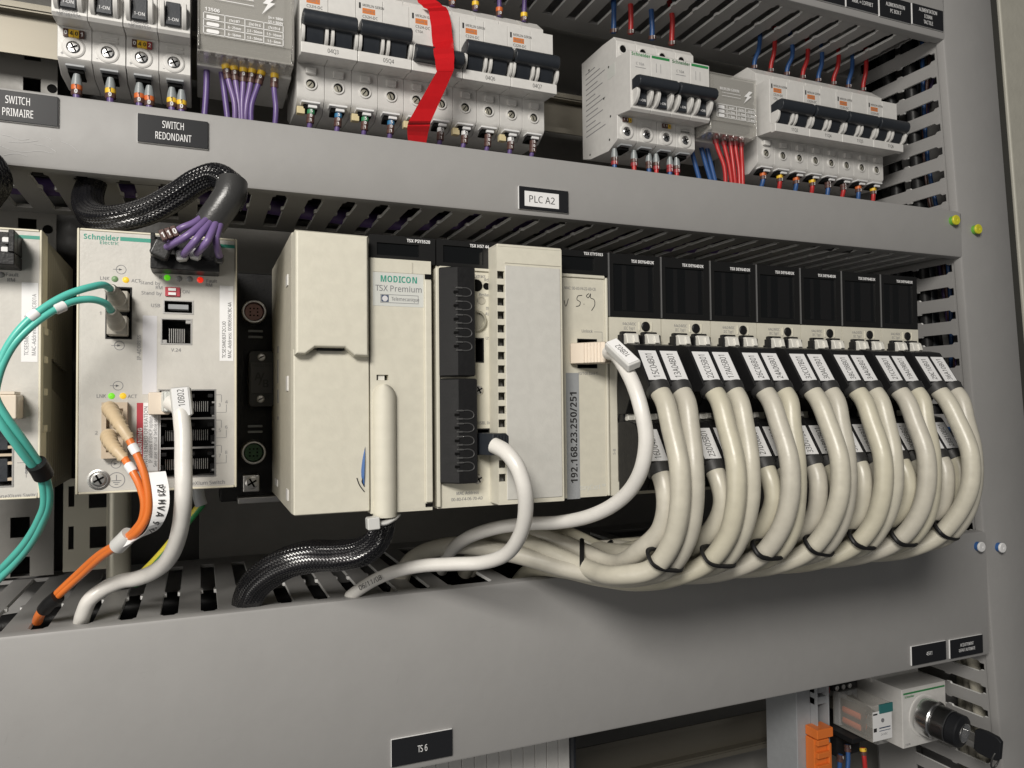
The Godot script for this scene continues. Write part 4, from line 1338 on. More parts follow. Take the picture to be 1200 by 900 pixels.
	var ln := ["UNINTENDED OPERATION", "IP address if DHCP option 82", "See user manual before servicing"]
	for k in 3: text(st, ln[k], Vector3(r.position.x + r.size.x * (0.38 + 0.2 * k), r.get_center().y, z + 0.2), 1.0, M.grey_print, UPRIGHT, 0.85 if k else 1.1)

	# ---- left switch, cut by the edge of the photo
	t = thing("network_switch", "beige network switch at the left edge of the photo, below SWITCH PRIMAIRE", "network switch", Vector3(-333, 13.0, -141), "beige network switches")
	body = Rect2(-370.4, 12.8, 74.0, 129.6)
	inner = Rect2(body.position.x + 1.2, body.position.y + 1.2, body.size.x - 2.4, body.size.y - 2.4)
	b = mb()
	var big: Rect2 = Rect2(-329.6, 18.8, 22.2, 30.4)
	b.plate(inner, [big], z - 1.5, z)
	part("front_plate", b, M.switch_face, t)
	b = mb()
	for q in [[body.position.x, body.position.x + 1.2, body.position.y, body.end.y], [body.end.x - 1.2, body.end.x, body.position.y, body.end.y], [inner.position.x, inner.end.x, body.end.y - 1.2, body.end.y], [inner.position.x, inner.end.x, body.position.y, body.position.y + 1.2]]:
		b.bx(q[0], q[1], q[2], q[3], z - 14, z + 0.5, 0.5)
	part("front_rim", b, M.switch_edge, t)
	b = mb()
	b.bx(body.position.x, body.end.x - 2.2, body.position.y, body.end.y, -141, z - 13.5, 0.4)
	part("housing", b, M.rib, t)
	for h in 2:
		for k in 12:
			b = mb()
			var zz := -36.5 - k * 6.0
			var y1 := 140.0 - k * 1.0 if h == 0 else 70.0 - k * 1.0
			var y0 := 84.0 - k * 0.6 if h == 0 else 14.0 + k * 0.4
			if k < 3: y0 += 6.0 if h == 0 else 0.0
			b.bx(body.end.x - 2.2, body.end.x - 0.2, y0, y1 - (9.0 if h == 1 and k < 2 else 0.0), zz - 5.2, zz, 0.5)
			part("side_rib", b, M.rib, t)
	b = mb()
	for y in [44.0, 62.0, 78.0, 92.0]: b.bx(body.end.x - 2.2, body.end.x + 0.6, y, y + 4, -44, -35, 0.6)
	part("side_clip", b, M.switch_edge, t)
	b = mb()
	b.bx(body.end.x - 2.4, body.end.x + 0.2, 44, 96, -56, -34, 0.3)
	part("side_bracket", b, M.zinc, t)
	# terminal plug, LED, print, sticker and sockets
	r = Rect2(-332.3, 121.9, 27.6, 16.4)
	b = mb()
	b.bx(r.position.x, r.end.x, r.position.y, r.position.y + 6, z, -14, 0.5)
	b.bx(r.position.x, r.end.x, r.position.y + 6, r.end.y, z, -20, 0.5)
	b.bx(r.end.x - 2.4, r.end.x, r.position.y + 6, r.end.y, -20, -13, 0.4)
	part("terminal_plug", b, M.black, t)
	b = mb()
	for q in [[-4.0, 12.0], [-4.4, 7.5], [-10.0, 9.0]]: b.box(Vector3(r.end.x + q[0], r.position.y + q[1], -18), Vector3(3, 2.6, 4), 0.5)
	part("wire_clamp", b, M.marker_white, t)
	flat_mark(t, Rect2(-306.2, 137.6, 8.8, 1.7), z, "green_print", "green_stripe", 0.08)
	led(t, Vector3(-313.3, 119.6, -30.0), "led_off")
	text(t, "Fault", Vector3(-308.8, 119.9, -29.9), 1.5, M.grey_print)
	text(t, "RM", Vector3(-309.1, 117.4, -29.9), 1.5, M.grey_print)
	r = Rect2(-304.8, 78.3, 6.8, 38.2)
	st = flat_mark(t, r, z, "white_label", "address_sticker")
	text(st, "TCSESM083F2CU0", Vector3(r.position.x + 2.1, r.position.y + 3.0, z + 0.16), 1.6, M.grey_print, UPRIGHT, 1.0, 400, "Droid Sans", 0)
	text(st, "MAC-Address 0080MMC801A", Vector3(r.position.x + 5.2, r.position.y + 3.0, z + 0.16), 1.6, M.grey_print, UPRIGHT, 0.95, 400, "Droid Sans", 0)
	socket(t, big, z, 12, true)
	b = mb()
	for j in 4: b.bx(big.end.x - 2.4, big.end.x - 0.4, big.position.y + 3 + j * 7.6, big.position.y + 4.4 + j * 7.6, z - 4, z + 0.3, 0.1)
	b.bx(big.position.x, big.end.x, big.get_center().y - 0.6, big.get_center().y + 0.6, z - 4, z, 0.1)
	part("port_frame", b, M.port_beige, t)
	b = mb()
	d = mb()
	for s in 2:
		b.box(Vector3(big.end.x - 5.6, big.position.y + 8 + 15 * s, z - 5), Vector3(5.6, 11, 6), 0.3)
		d.box(Vector3(big.end.x - 13, big.position.y + 8 + 15 * s, z - 6), Vector3(5, 9, 4), 0.3)
	part("port_block", b, M.navy, t, [[d, M.black]])
	text(t, "ConneXium Switch", Vector3(-306.6, 14.6, -29.9), 1.7, M.grey_print)
	b = mb()
	for y in [42.0, 30.0]:
		b.bx(big.end.x + 1.4, big.end.x + 5, y, y + 0.25, z, z + 0.06, 0.02)
		b.bx(big.end.x + 5, big.end.x + 5.25, y - 7, y, z, z + 0.06, 0.02)
	part("port_lines", b, M.grey_print, t)
	text(t, "6", Vector3(-302.2, 27.3, -29.9), 1.5, M.grey_print)
	text(t, "8", Vector3(-302.2, 25.7, -29.9), 1.4, M.grey_print)
	# ivory plug in it
	var pl := thing("network_plug", "ivory network plug in the left switch, cut by the edge of the photo", "network plug", Vector3(-308.4, 56.7, -20.0))
	b = mb()
	var c: Vector3 = Vector3(-308.4, 56.7, -20.0)
	b.box(c + Vector3(0, 0, -4), Vector3(9.5, 11.5, 16), 0.8)
	b.box(c + Vector3(1, 6.4, -2), Vector3(6, 1.6, 12), 0.4)
	part("plug_body", b, M.plug_ivory, pl)
	b = mb()
	b.box(c + Vector3(-7, 0, 0), Vector3(8, 9, 12), 1.0)
	part("boot", b, M.plug_ivory, pl)


func switch_marks(t: Node3D, dx: float, z: float) -> void:
	text(t, "Schneider", Vector3(-271.2, 140.8, -29.9), 2.6, M.green_print, Basis(), 0.9, 700)
	text(t, "Electric", Vector3(-267.8, 138.3, -29.9), 1.0, M.green_print, Basis(), 1.1)
	flat_mark(t, Rect2(-262.9, 139.7, 15.5, 2.0), z, "green_print", "green_stripe", 0.08)
	flat_mark(t, Rect2(-216.5, 139.7, 7.6, 1.8), z, "green_print", "green_stripe", 0.08)
	for q in [[Vector3(-265.2, 120.3, -30.0), "led_dim_green"], [Vector3(-260.3, 120.1, -30.0), "led_yellow"], [Vector3(-241.4, 122.3, -30.0), "led_green"], [Vector3(-236.0, 122.1, -30.0), "led_off"], [Vector3(-230.9, 122.2, -30.0), "led_off"], [Vector3(-225.8, 122.0, -30.0), "led_red"], [Vector3(-266.4, 61.8, -30.0), "led_green"], [Vector3(-261.3, 61.8, -30.0), "led_yellow"]]:
		led(t, q[0], q[1], 1.55)
	for q in [["LNK", Vector3(-269.7, 120.4, -29.9)], ["ACT", Vector3(-255.7, 119.9, -29.9)], ["R", Vector3(-244.5, 122.3, -29.9)], ["Stand by", Vector3(-249.2, 119.2, -29.9)], ["RM", Vector3(-245.1, 117.0, -29.9)], ["Stand by", Vector3(-248.6, 114.0, -29.9)], ["ON", Vector3(-232.5, 115.5, -29.9)], ["Fault", Vector3(-220.3, 121.7, -29.9)], ["RM", Vector3(-221.5, 119.6, -29.9)], ["USB", Vector3(-246.7, 107.8, -29.9)], ["V.24", Vector3(-237.1, 85.3, -29.9)], ["LNK", Vector3(-270.9, 61.8, -29.9)], ["ACT", Vector3(-257.1, 61.6, -29.9)], ["1", Vector3(-271.3, 102.9, -29.9)], ["2", Vector3(-272.9, 43.7, -29.9)]]:
		text(t, q[0], q[1], 1.35, M.grey_print)
	text(t, "ConneXium Switch", Vector3(-224.6, 16.7, -29.9), 1.9, M.grey_print)
	text(t, "IP-ADDRESS", Vector3(-254.2, 86.3, -29.9), 1.35, M.grey_print, UPRIGHT)
	var b := mb()
	for q in [[Vector3(-262.4, 125.2, -30.0), -1.0], [Vector3(-263.0, 87.0, -30.0), -1.0], [Vector3(-263.5, 66.9, -30.0), -1.0], [Vector3(-264.2, 28.1, -30.0), -1.0]]:
		var p: Vector3 = q[0]
		ring(b, p, 2.2, 0.3)
		b.bx(p.x - 3.6, p.x + 0.4, p.y - 0.14, p.y + 0.14, z, z + 0.07, 0.02)
		b.prism(poly([p.x - 1.0, p.y + 0.7, p.x + 0.4, p.y, p.x - 1.0, p.y - 0.7]), z, z + 0.07, 0.01)
	part("fibre_symbol", b, M.grey_print, t)
	b = mb()
	var e: Vector3 = Vector3(-217.9, 62.1, -30.0)
	for k in 3:
		var y := e.y - 13.2 * k
		b.bx(e.x, e.x + 2.4, y, y + 0.25, z, z + 0.06, 0.02)
		b.bx(e.x + 2.4, e.x + 2.65, y - 3.8, y, z, z + 0.06, 0.02)
		b.bx(e.x + 4.8, e.x + 5.05, y - 9, y - 5, z, z + 0.06, 0.02)
		b.bx(e.x, e.x + 4.8, y - 9.2, y - 9, z, z + 0.06, 0.02)
		text(t, ["3", "5", "7"][k], Vector3(e.x + 1.7, y - 5.2, z + 0.06), 1.4, M.grey_print)
		text(t, ["4", "6", "8"][k], Vector3(e.x + 4.9, y - 3.6, z + 0.06), 1.4, M.grey_print)
	part("port_lines", b, M.grey_print, t)
	var r: Rect2 = Rect2(-242.3, 112.7, 7.0, 4.8)
	b = mb()
	b.bx(r.position.x, r.end.x, r.position.y, r.end.y, z, z + 0.9, 0.2)
	var d := mb()
	for k in 2: d.bx(r.get_center().x - 2, r.get_center().x + 1.6, r.position.y + 0.6 + 2.2 * k, r.position.y + 2.0 + 2.2 * k, z + 0.8, z + 1.5, 0.1)
	var dip := part("dip_switch", b, M.red_print, t)
	part("slider", d, M.white_print, dip)


# ---------- the controller rack ----------
func rack_and_modules() -> void:
	var t := thing("controller_rack", "black rack backplane with two round sockets and an A/B cover, beside the power supply", "rack backplane", Vector3(0, 0, -150))
	var b := mb()
	b.bx(-214, 270, -4, 142, -150, -118, 0.8)
	part("backplane", b, M.black, t)
	for q in [[Vector3(-194.3, 115.9, -110.0), M.copper_pins, "round_socket"], [Vector3(-194.5, 27.2, -110.0), M.green_pins, "round_socket"]]:
		var p: Vector3 = q[0]
		b = mb()
		b.lathe([[7.4, -10], [7.4, 3.4], [6.9, 4], [6.1, 4], [5.8, 3], [5.8, -4]], at_(p), 30)
		var s := part(q[2], b, M.steel, t)
		b = mb()
		b.lathe([[5.8, -1.5], [5.3, 1.2], [0, 1.2]], at_(p), 24)
		part("insert", b, q[1], s)
		b = mb()
		for k in 8:
			var a := TAU * k / 8.0
			b.lathe([[0.55, 1.2], [0.55, 1.6], [0, 1.7]], at_(p + Vector3(cos(a), sin(a), 0) * (3.1 if k % 2 else 2.2)), 8)
		part("pin", b, M.hollow, s)
	b = mb()
	for y in [388.0, 395.0, 500.5, 506.5]:
		pass
	for p in [Vector3(-192.8, 104.6, -117.0), Vector3(-192.8, 100.8, -117.0), Vector3(-193.0, 43.5, -117.0), Vector3(-193.0, 39.9, -117.0)]: b.box(p, Vector3(9, 1.5, 1.2), 0.3)
	part("light_slot", b, M.grey_block, t)
	var r: Rect2 = Rect2(-197.7, 55.7, 15.9, 35.7)
	b = mb()
	b.prism(rounded(r, 2.5), -118, -107, 0.9)
	var pl := part("cover_plate", b, M.black_soft, t)
	b = mb()
	var r2: Rect2 = Rect2(-196.5, 64.3, 13.0, 19.4)
	b.bx(r2.position.x, r2.end.x, r2.position.y, r2.end.y, -107.1, -106.6, 0.2)
	part("face_panel", b, M.plate_grey, pl)
	text(pl, "A", Vector3(r2.position.x + 4.6, r2.get_center().y + 1.0, -106.5), 5.0, M.black_print, Basis(), 1.0, 700)
	text(pl, "/", Vector3(r2.get_center().x, r2.get_center().y - 0.6, -106.5), 8.0, M.black_print)
	text(pl, "B", Vector3(r2.end.x - 4, r2.get_center().y - 3.4, -106.5), 5.0, M.screen_frame, Basis(), 1.0, 700)
	text(pl, "FASTLITEX", Vector3(r2.get_center().x, r2.end.y - 1.8, -106.5), 1.6, M.black_print)
	var d := mb()
	for q in [Vector3(-189.9, 87.2, -106.8), Vector3(-190.4, 60.8, -106.8)]:
		b = mb()
		d = mb()
		screw_head(b, d, q, 2.4, Basis(), false)
		part("cover_screw", b, M.steel, pl, [[d, M.hollow]])
	b = mb()
	d = mb()
	var p: Vector3 = Vector3(-195.9, 7.8, -112.0)
	b.box(p, Vector3(10, 11, 8), 0.8)
	screw_head(b, d, p + Vector3(0.4, 0.5, 4.4), 4.0)
	part("earth_terminal", b, M.steel, t, [[d, M.hollow]])
	b = mb()
	b.bx(p.x - 8, p.x + 17, p.y - 12.2, p.y - 8.4, -134, -106, 0.4)
	part("bottom_ledge", b, M.steel, t)

	power_supply()
	processor()
	network_module()


func dark_display(t: Node3D, r: Rect2, win: Rect2, z: float, label: String, lp: Vector3, h := 1.75) -> void:
	var b := mb()
	b.plate(r, [win], z - 3, z)
	b.bx(r.position.x + 0.2, r.end.x - 0.2, r.position.y + 0.2, r.end.y - 0.2, -100, z - 3, 0.2)
	var f := part("display_frame", b, M.screen_frame, t)
	b = mb()
	b.bx(win.position.x, win.end.x, win.position.y, win.end.y, z - 2.6, z - 0.9, 0.1)
	part("display_window", b, M.screen, f)
	text(f, label, lp, h, M.white_print, Basis(), 0.9, 700, "Droid Sans", 2)


func power_supply() -> void:
	var t := thing("power_supply", "wide beige power supply module with a hinged door, at the left of the rack", "power supply module", Vector3(-148, 0, -118))
	var b := mb()
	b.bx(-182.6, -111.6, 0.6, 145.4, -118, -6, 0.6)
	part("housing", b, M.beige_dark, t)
	# side details
	b = mb()
	for q in [[120, 126, -28], [64, 72, -28], [6, 12, -28]]: b.bx(-183.2, -182.4, q[0], q[1], q[2], q[2] + 8, 0.2)
	b.bx(-183.2, -182.4, 8, 12, -92, -78, 0.2)
	part("side_catch", b, M.white, t)
	b = mb()
	for q in [[92, 88], [84, 70], [66, 58], [50, 48]]: b.bx(-182.75, -182.5, q[1], q[0], -80, -72 - (q[0] - q[1]) * 0.2, 0.05)
	part("side_mark", b, M.grey_print, t)
	# upper door with a finger notch
	var tl: Vector3 = Vector3(-182.4, 143.5, 9.0)
	var br: Vector3 = Vector3(-145.9, 80.8, 9.0)
	var w := br.x - tl.x
	b = mb()
	b.prism(poly([tl.x, tl.y, br.x, tl.y - 0.4, br.x, br.y, br.x - w * 0.2, br.y + 0.3, br.x - w * 0.33, br.y + 4.2, tl.x + w * 0.27, br.y + 4.2, tl.x + w * 0.14, br.y + 0.6, tl.x, br.y + 0.6]), -8, 9.5, 1.5)
	var dr := part("door", b, M.beige, t)
	b = mb()
	b.bx(tl.x + w * 0.3, br.x - w * 0.34, br.y + 3.0, br.y + 5.0, -6, 7.0, 0.2)
	part("door_notch", b, M.hollow, dr)
	# lower front
	b = mb()
	var lx: Vector3 = Vector3(-182.8, 2.1, 4.0)
	var ly: Vector3 = Vector3(-144.5, 1.9, 4.0)
	b.bx(lx.x, ly.x, 1.2, br.y + 4.0, -8, 3.5, 0.8)
	part("lower_front", b, M.beige, t)
	# right-hand front with sticker, slot and rounded bulge
	var rr: Rect2 = Rect2(-144.0, -0.2, 33.1, 133.4)
	var slot: Rect2 = Rect2(-140.7, 69.0, 6.3, 2.9)
	b = mb()
	b.plate(rr, [slot], -6, 2.6)
	part("right_front", b, M.beige, t)
	b = mb()
	b.bx(slot.position.x - 0.5, slot.end.x + 0.5, slot.position.y - 0.5, slot.end.y + 0.5, -7, -4, 0.1)
	var d := mb()
	d.bx(slot.get_center().x - 2.0, slot.get_center().x + 1.4, slot.position.y, slot.end.y, -4, 1.4, 0.2)
	part("slot_latch", d, M.latch, t, [[b, M.hollow]])
	var a: Vector3 = Vector3(-143.1, 66.9, 6.0)
	var c: Vector3 = Vector3(-130.2, -0.6, 6.0)
	b = mb()
	var rad := (c.x - a.x) / 2.0
	var chan := [Vector3((a.x + c.x) / 2, c.y - 1.5, 2.0), Vector3((a.x + c.x) / 2, a.y - rad, 2.0)]
	var crad := [rad, rad]
	for k in 6:
		var an := (k + 1) * PI / 12.2
		chan.append(Vector3((a.x + c.x) / 2, a.y - rad + rad * sin(an), 2.0))
		crad.append(rad * cos(an))
	b.tube(chan, rad, 36, crad, false, 0.95, Vector3(0, 0, 1))
	part("cable_channel", b, M.beige, t)
	# seams and cover edge
	b = mb()
	var s1: Rect2 = Rect2(-121.6, 126.3, 0.7, 5.5)
	b.bx(s1.position.x, s1.end.x, s1.position.y, s1.end.y, 2.5, 2.75, 0.02)
	var s2: Rect2 = Rect2(-142.9, 125.9, 32.4, 0.3)
	b.bx(s2.position.x, s2.end.x, s2.position.y, s2.end.y, 2.5, 2.72, 0.02)
	part("seam", b, M.beige_dark, t)
	b = mb()
	var hb: Rect2 = Rect2(-114.8, -0.1, 4.0, 123.1)
	b.bx(hb.position.x, hb.end.x, hb.position.y + 4, hb.end.y, 1, 4.2, 0.7)
	part("hinge_bar", b, M.beige, t)
	b = mb()
	var hd: Rect2 = Rect2(-114.4, 123.4, 4.0, 2.8)
	b.bx(hd.position.x, hd.end.x, hd.position.y, hd.end.y, 1.5, 2.9, 0.1)
	b.bx(hb.position.x, hb.end.x, hb.position.y + 1.8, hb.position.y + 3.6, 1.5, 3.2, 0.1)
	part("hinge_gap", b, M.hollow, t)
	dark_display(t, Rect2(-144.0, 131.8, 36.1, 14.2), Rect2(-139.9, 135.3, 22.9, 6.6), 1.0, "TSX PSY5520", Vector3(-110.8, 144.0, 1.1))
	# sticker
	var st: Rect2 = Rect2(-142.5, 108.1, 27.4, 17.7)
	var k := flat_mark(t, st, 2.6, "clear_sticker", "name_sticker")
	text(k, "MODICON", Vector3(-128.6, 122.5, 2.8), 3.4, M.green_print, Basis(), 0.86, 700)
	text(k, "TSX Premium", Vector3(-128.6, 117.5, 2.8), 3.1, M.grey_print, Basis(), 0.98)
	var q: Rect2 = Rect2(-138.5, 109.8, 20.5, 4.5)
	b = mb()
	b.plate(q, [Rect2(q.position.x + 0.25, q.position.y + 0.25, q.size.x - 0.5, q.size.y - 0.5)], 2.7, 2.8)
	part("sticker_border", b, M.grey_print, k)
	b = mb()
	b.bx(q.position.x + 0.5, q.position.x + 4.4, q.position.y + 0.5, q.end.y - 0.4, 2.7, 2.8, 0.02)
	part("maker_mark", b, M.blue_print, k)
	b = mb()
	b.lathe([[1.5, 0], [1.5, 0.06], [0, 0.06]], at_(Vector3(q.position.x + 2.4, q.get_center().y, 2.8)), 18)
	part("maker_globe", b, M.pale_sticker, k)
	text(k, "Telemecanique", Vector3(q.position.x + 13.4, q.get_center().y, 2.8), 1.9, M.grey_print, Basis(), 0.84)
	# peeling blue mark on the lower front
	b = mb()
	b.ribbon(curve([Vector3(-147.0, 34.8, 3.8), Vector3(-148.6, 27.5, 3.9), Vector3(-149.1, 19.6, 3.9), Vector3(-148.0, 14.3, 3.8)], 3), curve([Vector3(-147.0, 34.8, 3.8), Vector3(-147.4, 27.5, 4.6), Vector3(-147.7, 19.6, 4.7), Vector3(-147.5, 14.3, 3.8)], 3), 0.1)
	part("peeling_sticker", b, M.dot_blue, t)
	b = mb()
	b.tube(curve([Vector3(-151.4, 18.8, 3.8), Vector3(-150.2, 15.3, 3.9), Vector3(-147.6, 11.6, 3.9)], 4), 0.25, 6)
	b.tube(curve([Vector3(-147.5, 19.5, 3.8), Vector3(-148.9, 17.0, 4.2), Vector3(-147.5, 14.3, 3.9)], 4), 0.25, 6)
	part("pen_mark", b, M.pen, t)


func processor() -> void:
	var t := thing("processor_module", "beige processor module with two black card covers and a column of square vents", "processor module", Vector3(-74, 0, -118))
	var b := mb()
	b.bx(-110.6, -37.6, 0.6, 145.4, -118, -10, 0.6)
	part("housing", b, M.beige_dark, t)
	var front: Rect2 = Rect2(-107.4, -0.1, 35.5, 131.7)
	var usb: Rect2 = Rect2(-85.7, 79.1, 5.8, 13.8)
	var net: Rect2 = Rect2(-84.6, 28.0, 7.8, 14.6)
	b = mb()
	b.plate(front, [usb, net], -10, 0)
	part("port_panel", b, M.beige, t)
	b = mb()
	var fr: Rect2 = Rect2(-108.0, 0.7, 2.2, 129.9)
	b.bx(fr.position.x, fr.end.x, fr.position.y, fr.end.y, -4, 2, 0.6)
	b.bx(fr.end.x, front.end.x - 2, front.end.y - 1.8, front.end.y, -4, 1.2, 0.5)
	part("panel_rim", b, M.beige, t)
	dark_display(t, Rect2(-107.2, 131.5, 35.2, 14.7), Rect2(-103.3, 133.7, 23.4, 9.5), 0.6, "TSX H57 44", Vector3(-76.5, 144.0, 0.6))
	socket(t, usb, 0, 8, false, "data_port")
	socket(t, net, 0, 8, false)
	for q in [[Vector3(-83.8, 122.1, 0.0), 2.7, "hollow"], [Vector3(-78.0, 121.9, 0.0), 1.3, "hollow"], [Vector3(-81.1, 113.9, 0.0), 1.7, "beige_dark"]]:
		b = mb()
		b.lathe([[q[1] + 0.7, 0], [q[1] + 0.6, 0.4], [q[1], 0.4], [q[1], 0.05], [0, 0.05]], at_(q[0]), 22)
		part("push_button", b, M[q[2]], t)
	b = mb()
	b.lathe([[6.0, 0], [6.0, 1.6], [5.4, 2], [4.6, 2], [4.4, 0.3], [0, 0.3]], at_(Vector3(-84.5, 102.3, 0.0)), 28)
	part("round_socket", b, M.zinc, t)
	for q in [["Extract", Vector3(-82.1, 127.4, 0.1)], ["Rdy", Vector3(-77.5, 125.5, 0.1)], ["Restart", Vector3(-79.1, 117.1, 0.1)], ["TER", Vector3(-76.9, 109.5, 0.1)], ["AUX", Vector3(-76.9, 106.4, 0.1)], ["USB", Vector3(-76.8, 92.8, 0.1)], ["HSBL link", Vector3(-79.5, 45.7, 0.1)], ["MAC Address", Vector3(-90.1, 7.5, 0.1)], ["00-80-F4-06-70-AD", Vector3(-90.4, 4.3, 0.1)]]:
		text(t, q[0], q[1], 1.6, M.grey_print, Basis(), 0.92)
	b = mb()
	var d := mb()
	for q in [Vector3(-83.2, 63.9, 0.4), Vector3(-83.9, 14.7, 0.4)]:
		b = mb()
		d = mb()
		screw_head(b, d, q, 2.7)
		part("panel_screw", b, M.steel, t, [[d, M.hollow]])
	# black card covers
	for q in [[Rect2(-106.4, 71.1, 18.1, 59.3), 0], [Rect2(-106.3, 13.6, 18.8, 56.3), 1]]:
		var r: Rect2 = q[0]
		b = mb()
		var x0 := r.position.x
		var x1 := r.end.x
		# outline in (x, z): sloping left flank, flat nose
		b.prism(poly([x0, 0.1, x0, 2.6, x0 + 8.0, 10.2, x1 - 0.6, 10.2, x1, 9.6, x1, 0.1]), r.position.y, r.end.y, 0.8, at_(Vector3.ZERO, FLATWISE))
		var cv := part("card_cover", b, M.black, t)
		for k in 5:
			var y := r.end.y - r.size.y * (0.2 + 0.123 * k) - (6.0 if q[1] == 1 else 0.0)
			var g := mb()
			g.bx(x0 + 7.0, x0 + 10.4, y - 0.5, y + 0.5, 8.8, 10.8, 0.3)
			g.bx(x0 + 7.0, x0 + 10.4, y - 4.9, y - 3.9, 8.8, 10.8, 0.3)
			g.tube(curve([Vector3(x0 + 10.4, y, 10.3), Vector3(x1 - 4.6, y, 10.3), Vector3(x1 - 2.8, y - 1.0, 10.3), Vector3(x1 - 2.2, y - 2.5, 10.3), Vector3(x1 - 2.8, y - 3.7, 10.3), Vector3(x1 - 4.6, y - 4.4, 10.3), Vector3(x0 + 10.4, y - 4.4, 10.3)], 4), 0.3, 5)
			part("grip_rib", g, M.rib_line, cv)
			var nt := mb()
			nt.bx(x0 + 6.2, x0 + 8.6, y - 2.9, y - 1.5, 7.6, 10.26, 0.1)
			part("tooth_gap", nt, M.hollow, cv)
			var h := mb()
			h.box(Vector3(x0 + 10.2, y, 10.1), Vector3(0.9, 0.7, 1.2), 0.2)
			part("rib_end", h, M.steel, cv)
	# vented cover at the right
	var z := 13.0
	var cr: Rect2 = Rect2(-76.9, 5.5, 39.4, 137.6)
	var pan: Rect2 = Rect2(-72.0, 6.8, 33.3, 125.0)
	var holes := []
	for k in 16:
		if k == 12 or k == 11: pass
		var vy: Vector3 = Vector3(-74.9, 126.4, 13.0)
		holes.append(Rect2(cr.position.x + 0.3, vy.y - 2.1 - k * 7.35, 4.2, 4.2))
	b = mb()
	b.plate(Rect2(cr.position.x, 1.6, cr.size.x, cr.end.y - 1.6 - 0.5), holes, z - 1.6, z)
	var vc := part("vented_cover", b, M.beige, t)
	b = mb()
	b.bx(cr.position.x, cr.position.x + 1.2, 1.6, cr.end.y - 0.5, 0, z - 1.6, 0.2)
	b.bx(cr.end.x - 1.6, cr.end.x, 1.6, cr.end.y - 0.5, -4, z - 0.02, 0.2)
	b.bx(cr.position.x, cr.end.x, cr.end.y - 1.4, cr.end.y + 0.4, -4, z + 0.35, 0.6)
	part("cover_side", b, M.beige, vc)
	b = mb()
	b.bx(cr.position.x + 1.3, cr.position.x + 5.0, 4, cr.end.y - 4, 6, 8, 0.2)
	part("vent_inside", b, M.panel, vc)
	b = mb()
	b.bx(pan.position.x, pan.end.x, 4, pan.end.y, z - 0.2, z + 0.55, 0.4)
	part("smooth_panel", b, M.panel_grey, vc)
	b = mb()
	b.bx(pan.position.x - 0.2, pan.end.x + 0.6, pan.end.y + 1.2, pan.end.y + 1.6, z - 0.1, z + 0.3, 0.15)
	part("panel_line", b, M.beige_dark, vc)


func network_module() -> void:
	var t := thing("network_module", "narrow beige network module with an IP address strip, right of the processor module", "network module", Vector3(-18, 0, -118))
	var b := mb()
	b.bx(-36.8, -0.4, 0.6, 145.4, -118, -10, 0.5)
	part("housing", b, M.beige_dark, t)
	var port: Rect2 = Rect2(-21.1, 76.7, 13.1, 17.4)
	b = mb()
	b.plate(Rect2(-36.6, 1.0, 34.2, 130.0), [port], -10, -0.6)
	part("front_plate", b, M.beige, t)
	b = mb()
	b.bx(-2.3, -0.5, 1.0, 131, -11, 0.6, 0.6)
	b.bx(-36.6, -2.3, 130.0, 132.2, -5, 0.5, 0.6)
	part("front_rim", b, M.beige, t)
	dark_display(t, Rect2(-36.6, 132.2, 36.0, 14.0), Rect2(-34, 134.6, 24.5, 8.0), 0.2, "TSX ETY5103", Vector3(-3.5, 144.7, 0.2))
	socket(t, port, -0.6, 9, false)
	# address strip, clear tape with lettering
	var r: Rect2 = Rect2(-28.8, 0.4, 8.4, 73.5)
	var st := flat_mark(t, r, -0.6, "grey_block", "address_strip", 0.25)
	text(st, "192.168.23.250/251", Vector3(r.get_center().x + 0.4, Vector3(-24.6, 36.5, 0.0).y, -0.3), 4.4, M.black_print, UPRIGHT, 0.98, 700)
	text(t, "MAC: 00-00-F4-22-00-C8", Vector3(-18.7, 123.8, -0.5), 1.5, M.grey_print, Basis(), 0.8)
	text(t, "Unlock", Vector3(-14.5, 98.7, -0.5), 1.3, M.grey_print)
	text(t, "10/100 Base T", Vector3(-14.2, 73.7, -0.5), 1.6, M.grey_print, Basis(), 0.85)
	text(t, "FactoryCast ™", Vector3(-14.6, 6.7, -0.5), 2.9, M.clear_sticker, Basis(), 0.9)
	b = mb()
	var u: Vector3 = Vector3(-9.8, 98.4, -0.6)
	b.bx(u.x, u.x + 5.5, u.y - 0.12, u.y + 0.12, -0.6, -0.54, 0.02)
	b.bx(u.x + 5.4, u.x + 5.6, u.y - 8, u.y, -0.6, -0.54, 0.02)
	part("port_line", b, M.grey_print, t)
	b = mb()
	for q in [[Vector3(-29.4, 116.3, -0.5), Vector3(-28.4, 112.8, -0.5), Vector3(-26.6, 117.4, -0.5)], [Vector3(-17.6, 119.8, -0.5), Vector3(-20.4, 119.2, -0.5), Vector3(-21.0, 117.2, -0.5), Vector3(-18.8, 115.7, -0.5), Vector3(-19.4, 113.7, -0.5), Vector3(-21.6, 113.1, -0.5)], [Vector3(-16.5, 114.8, -0.5), Vector3(-16.2, 114.5, -0.5)], [Vector3(-13.0, 121.1, -0.5), Vector3(-14.7, 119.5, -0.5), Vector3(-13.6, 118.5, -0.5), Vector3(-11.8, 121.1, -0.5), Vector3(-11.9, 118.6, -0.5), Vector3(-9.6, 117.7, -0.5), Vector3(-9.1, 114.6, -0.5), Vector3(-11.4, 111.0, -0.5)]]:
		b.tube(curve(q, 4), 0.2, 6)
	part("pen_scrawl", b, M.pen, t)


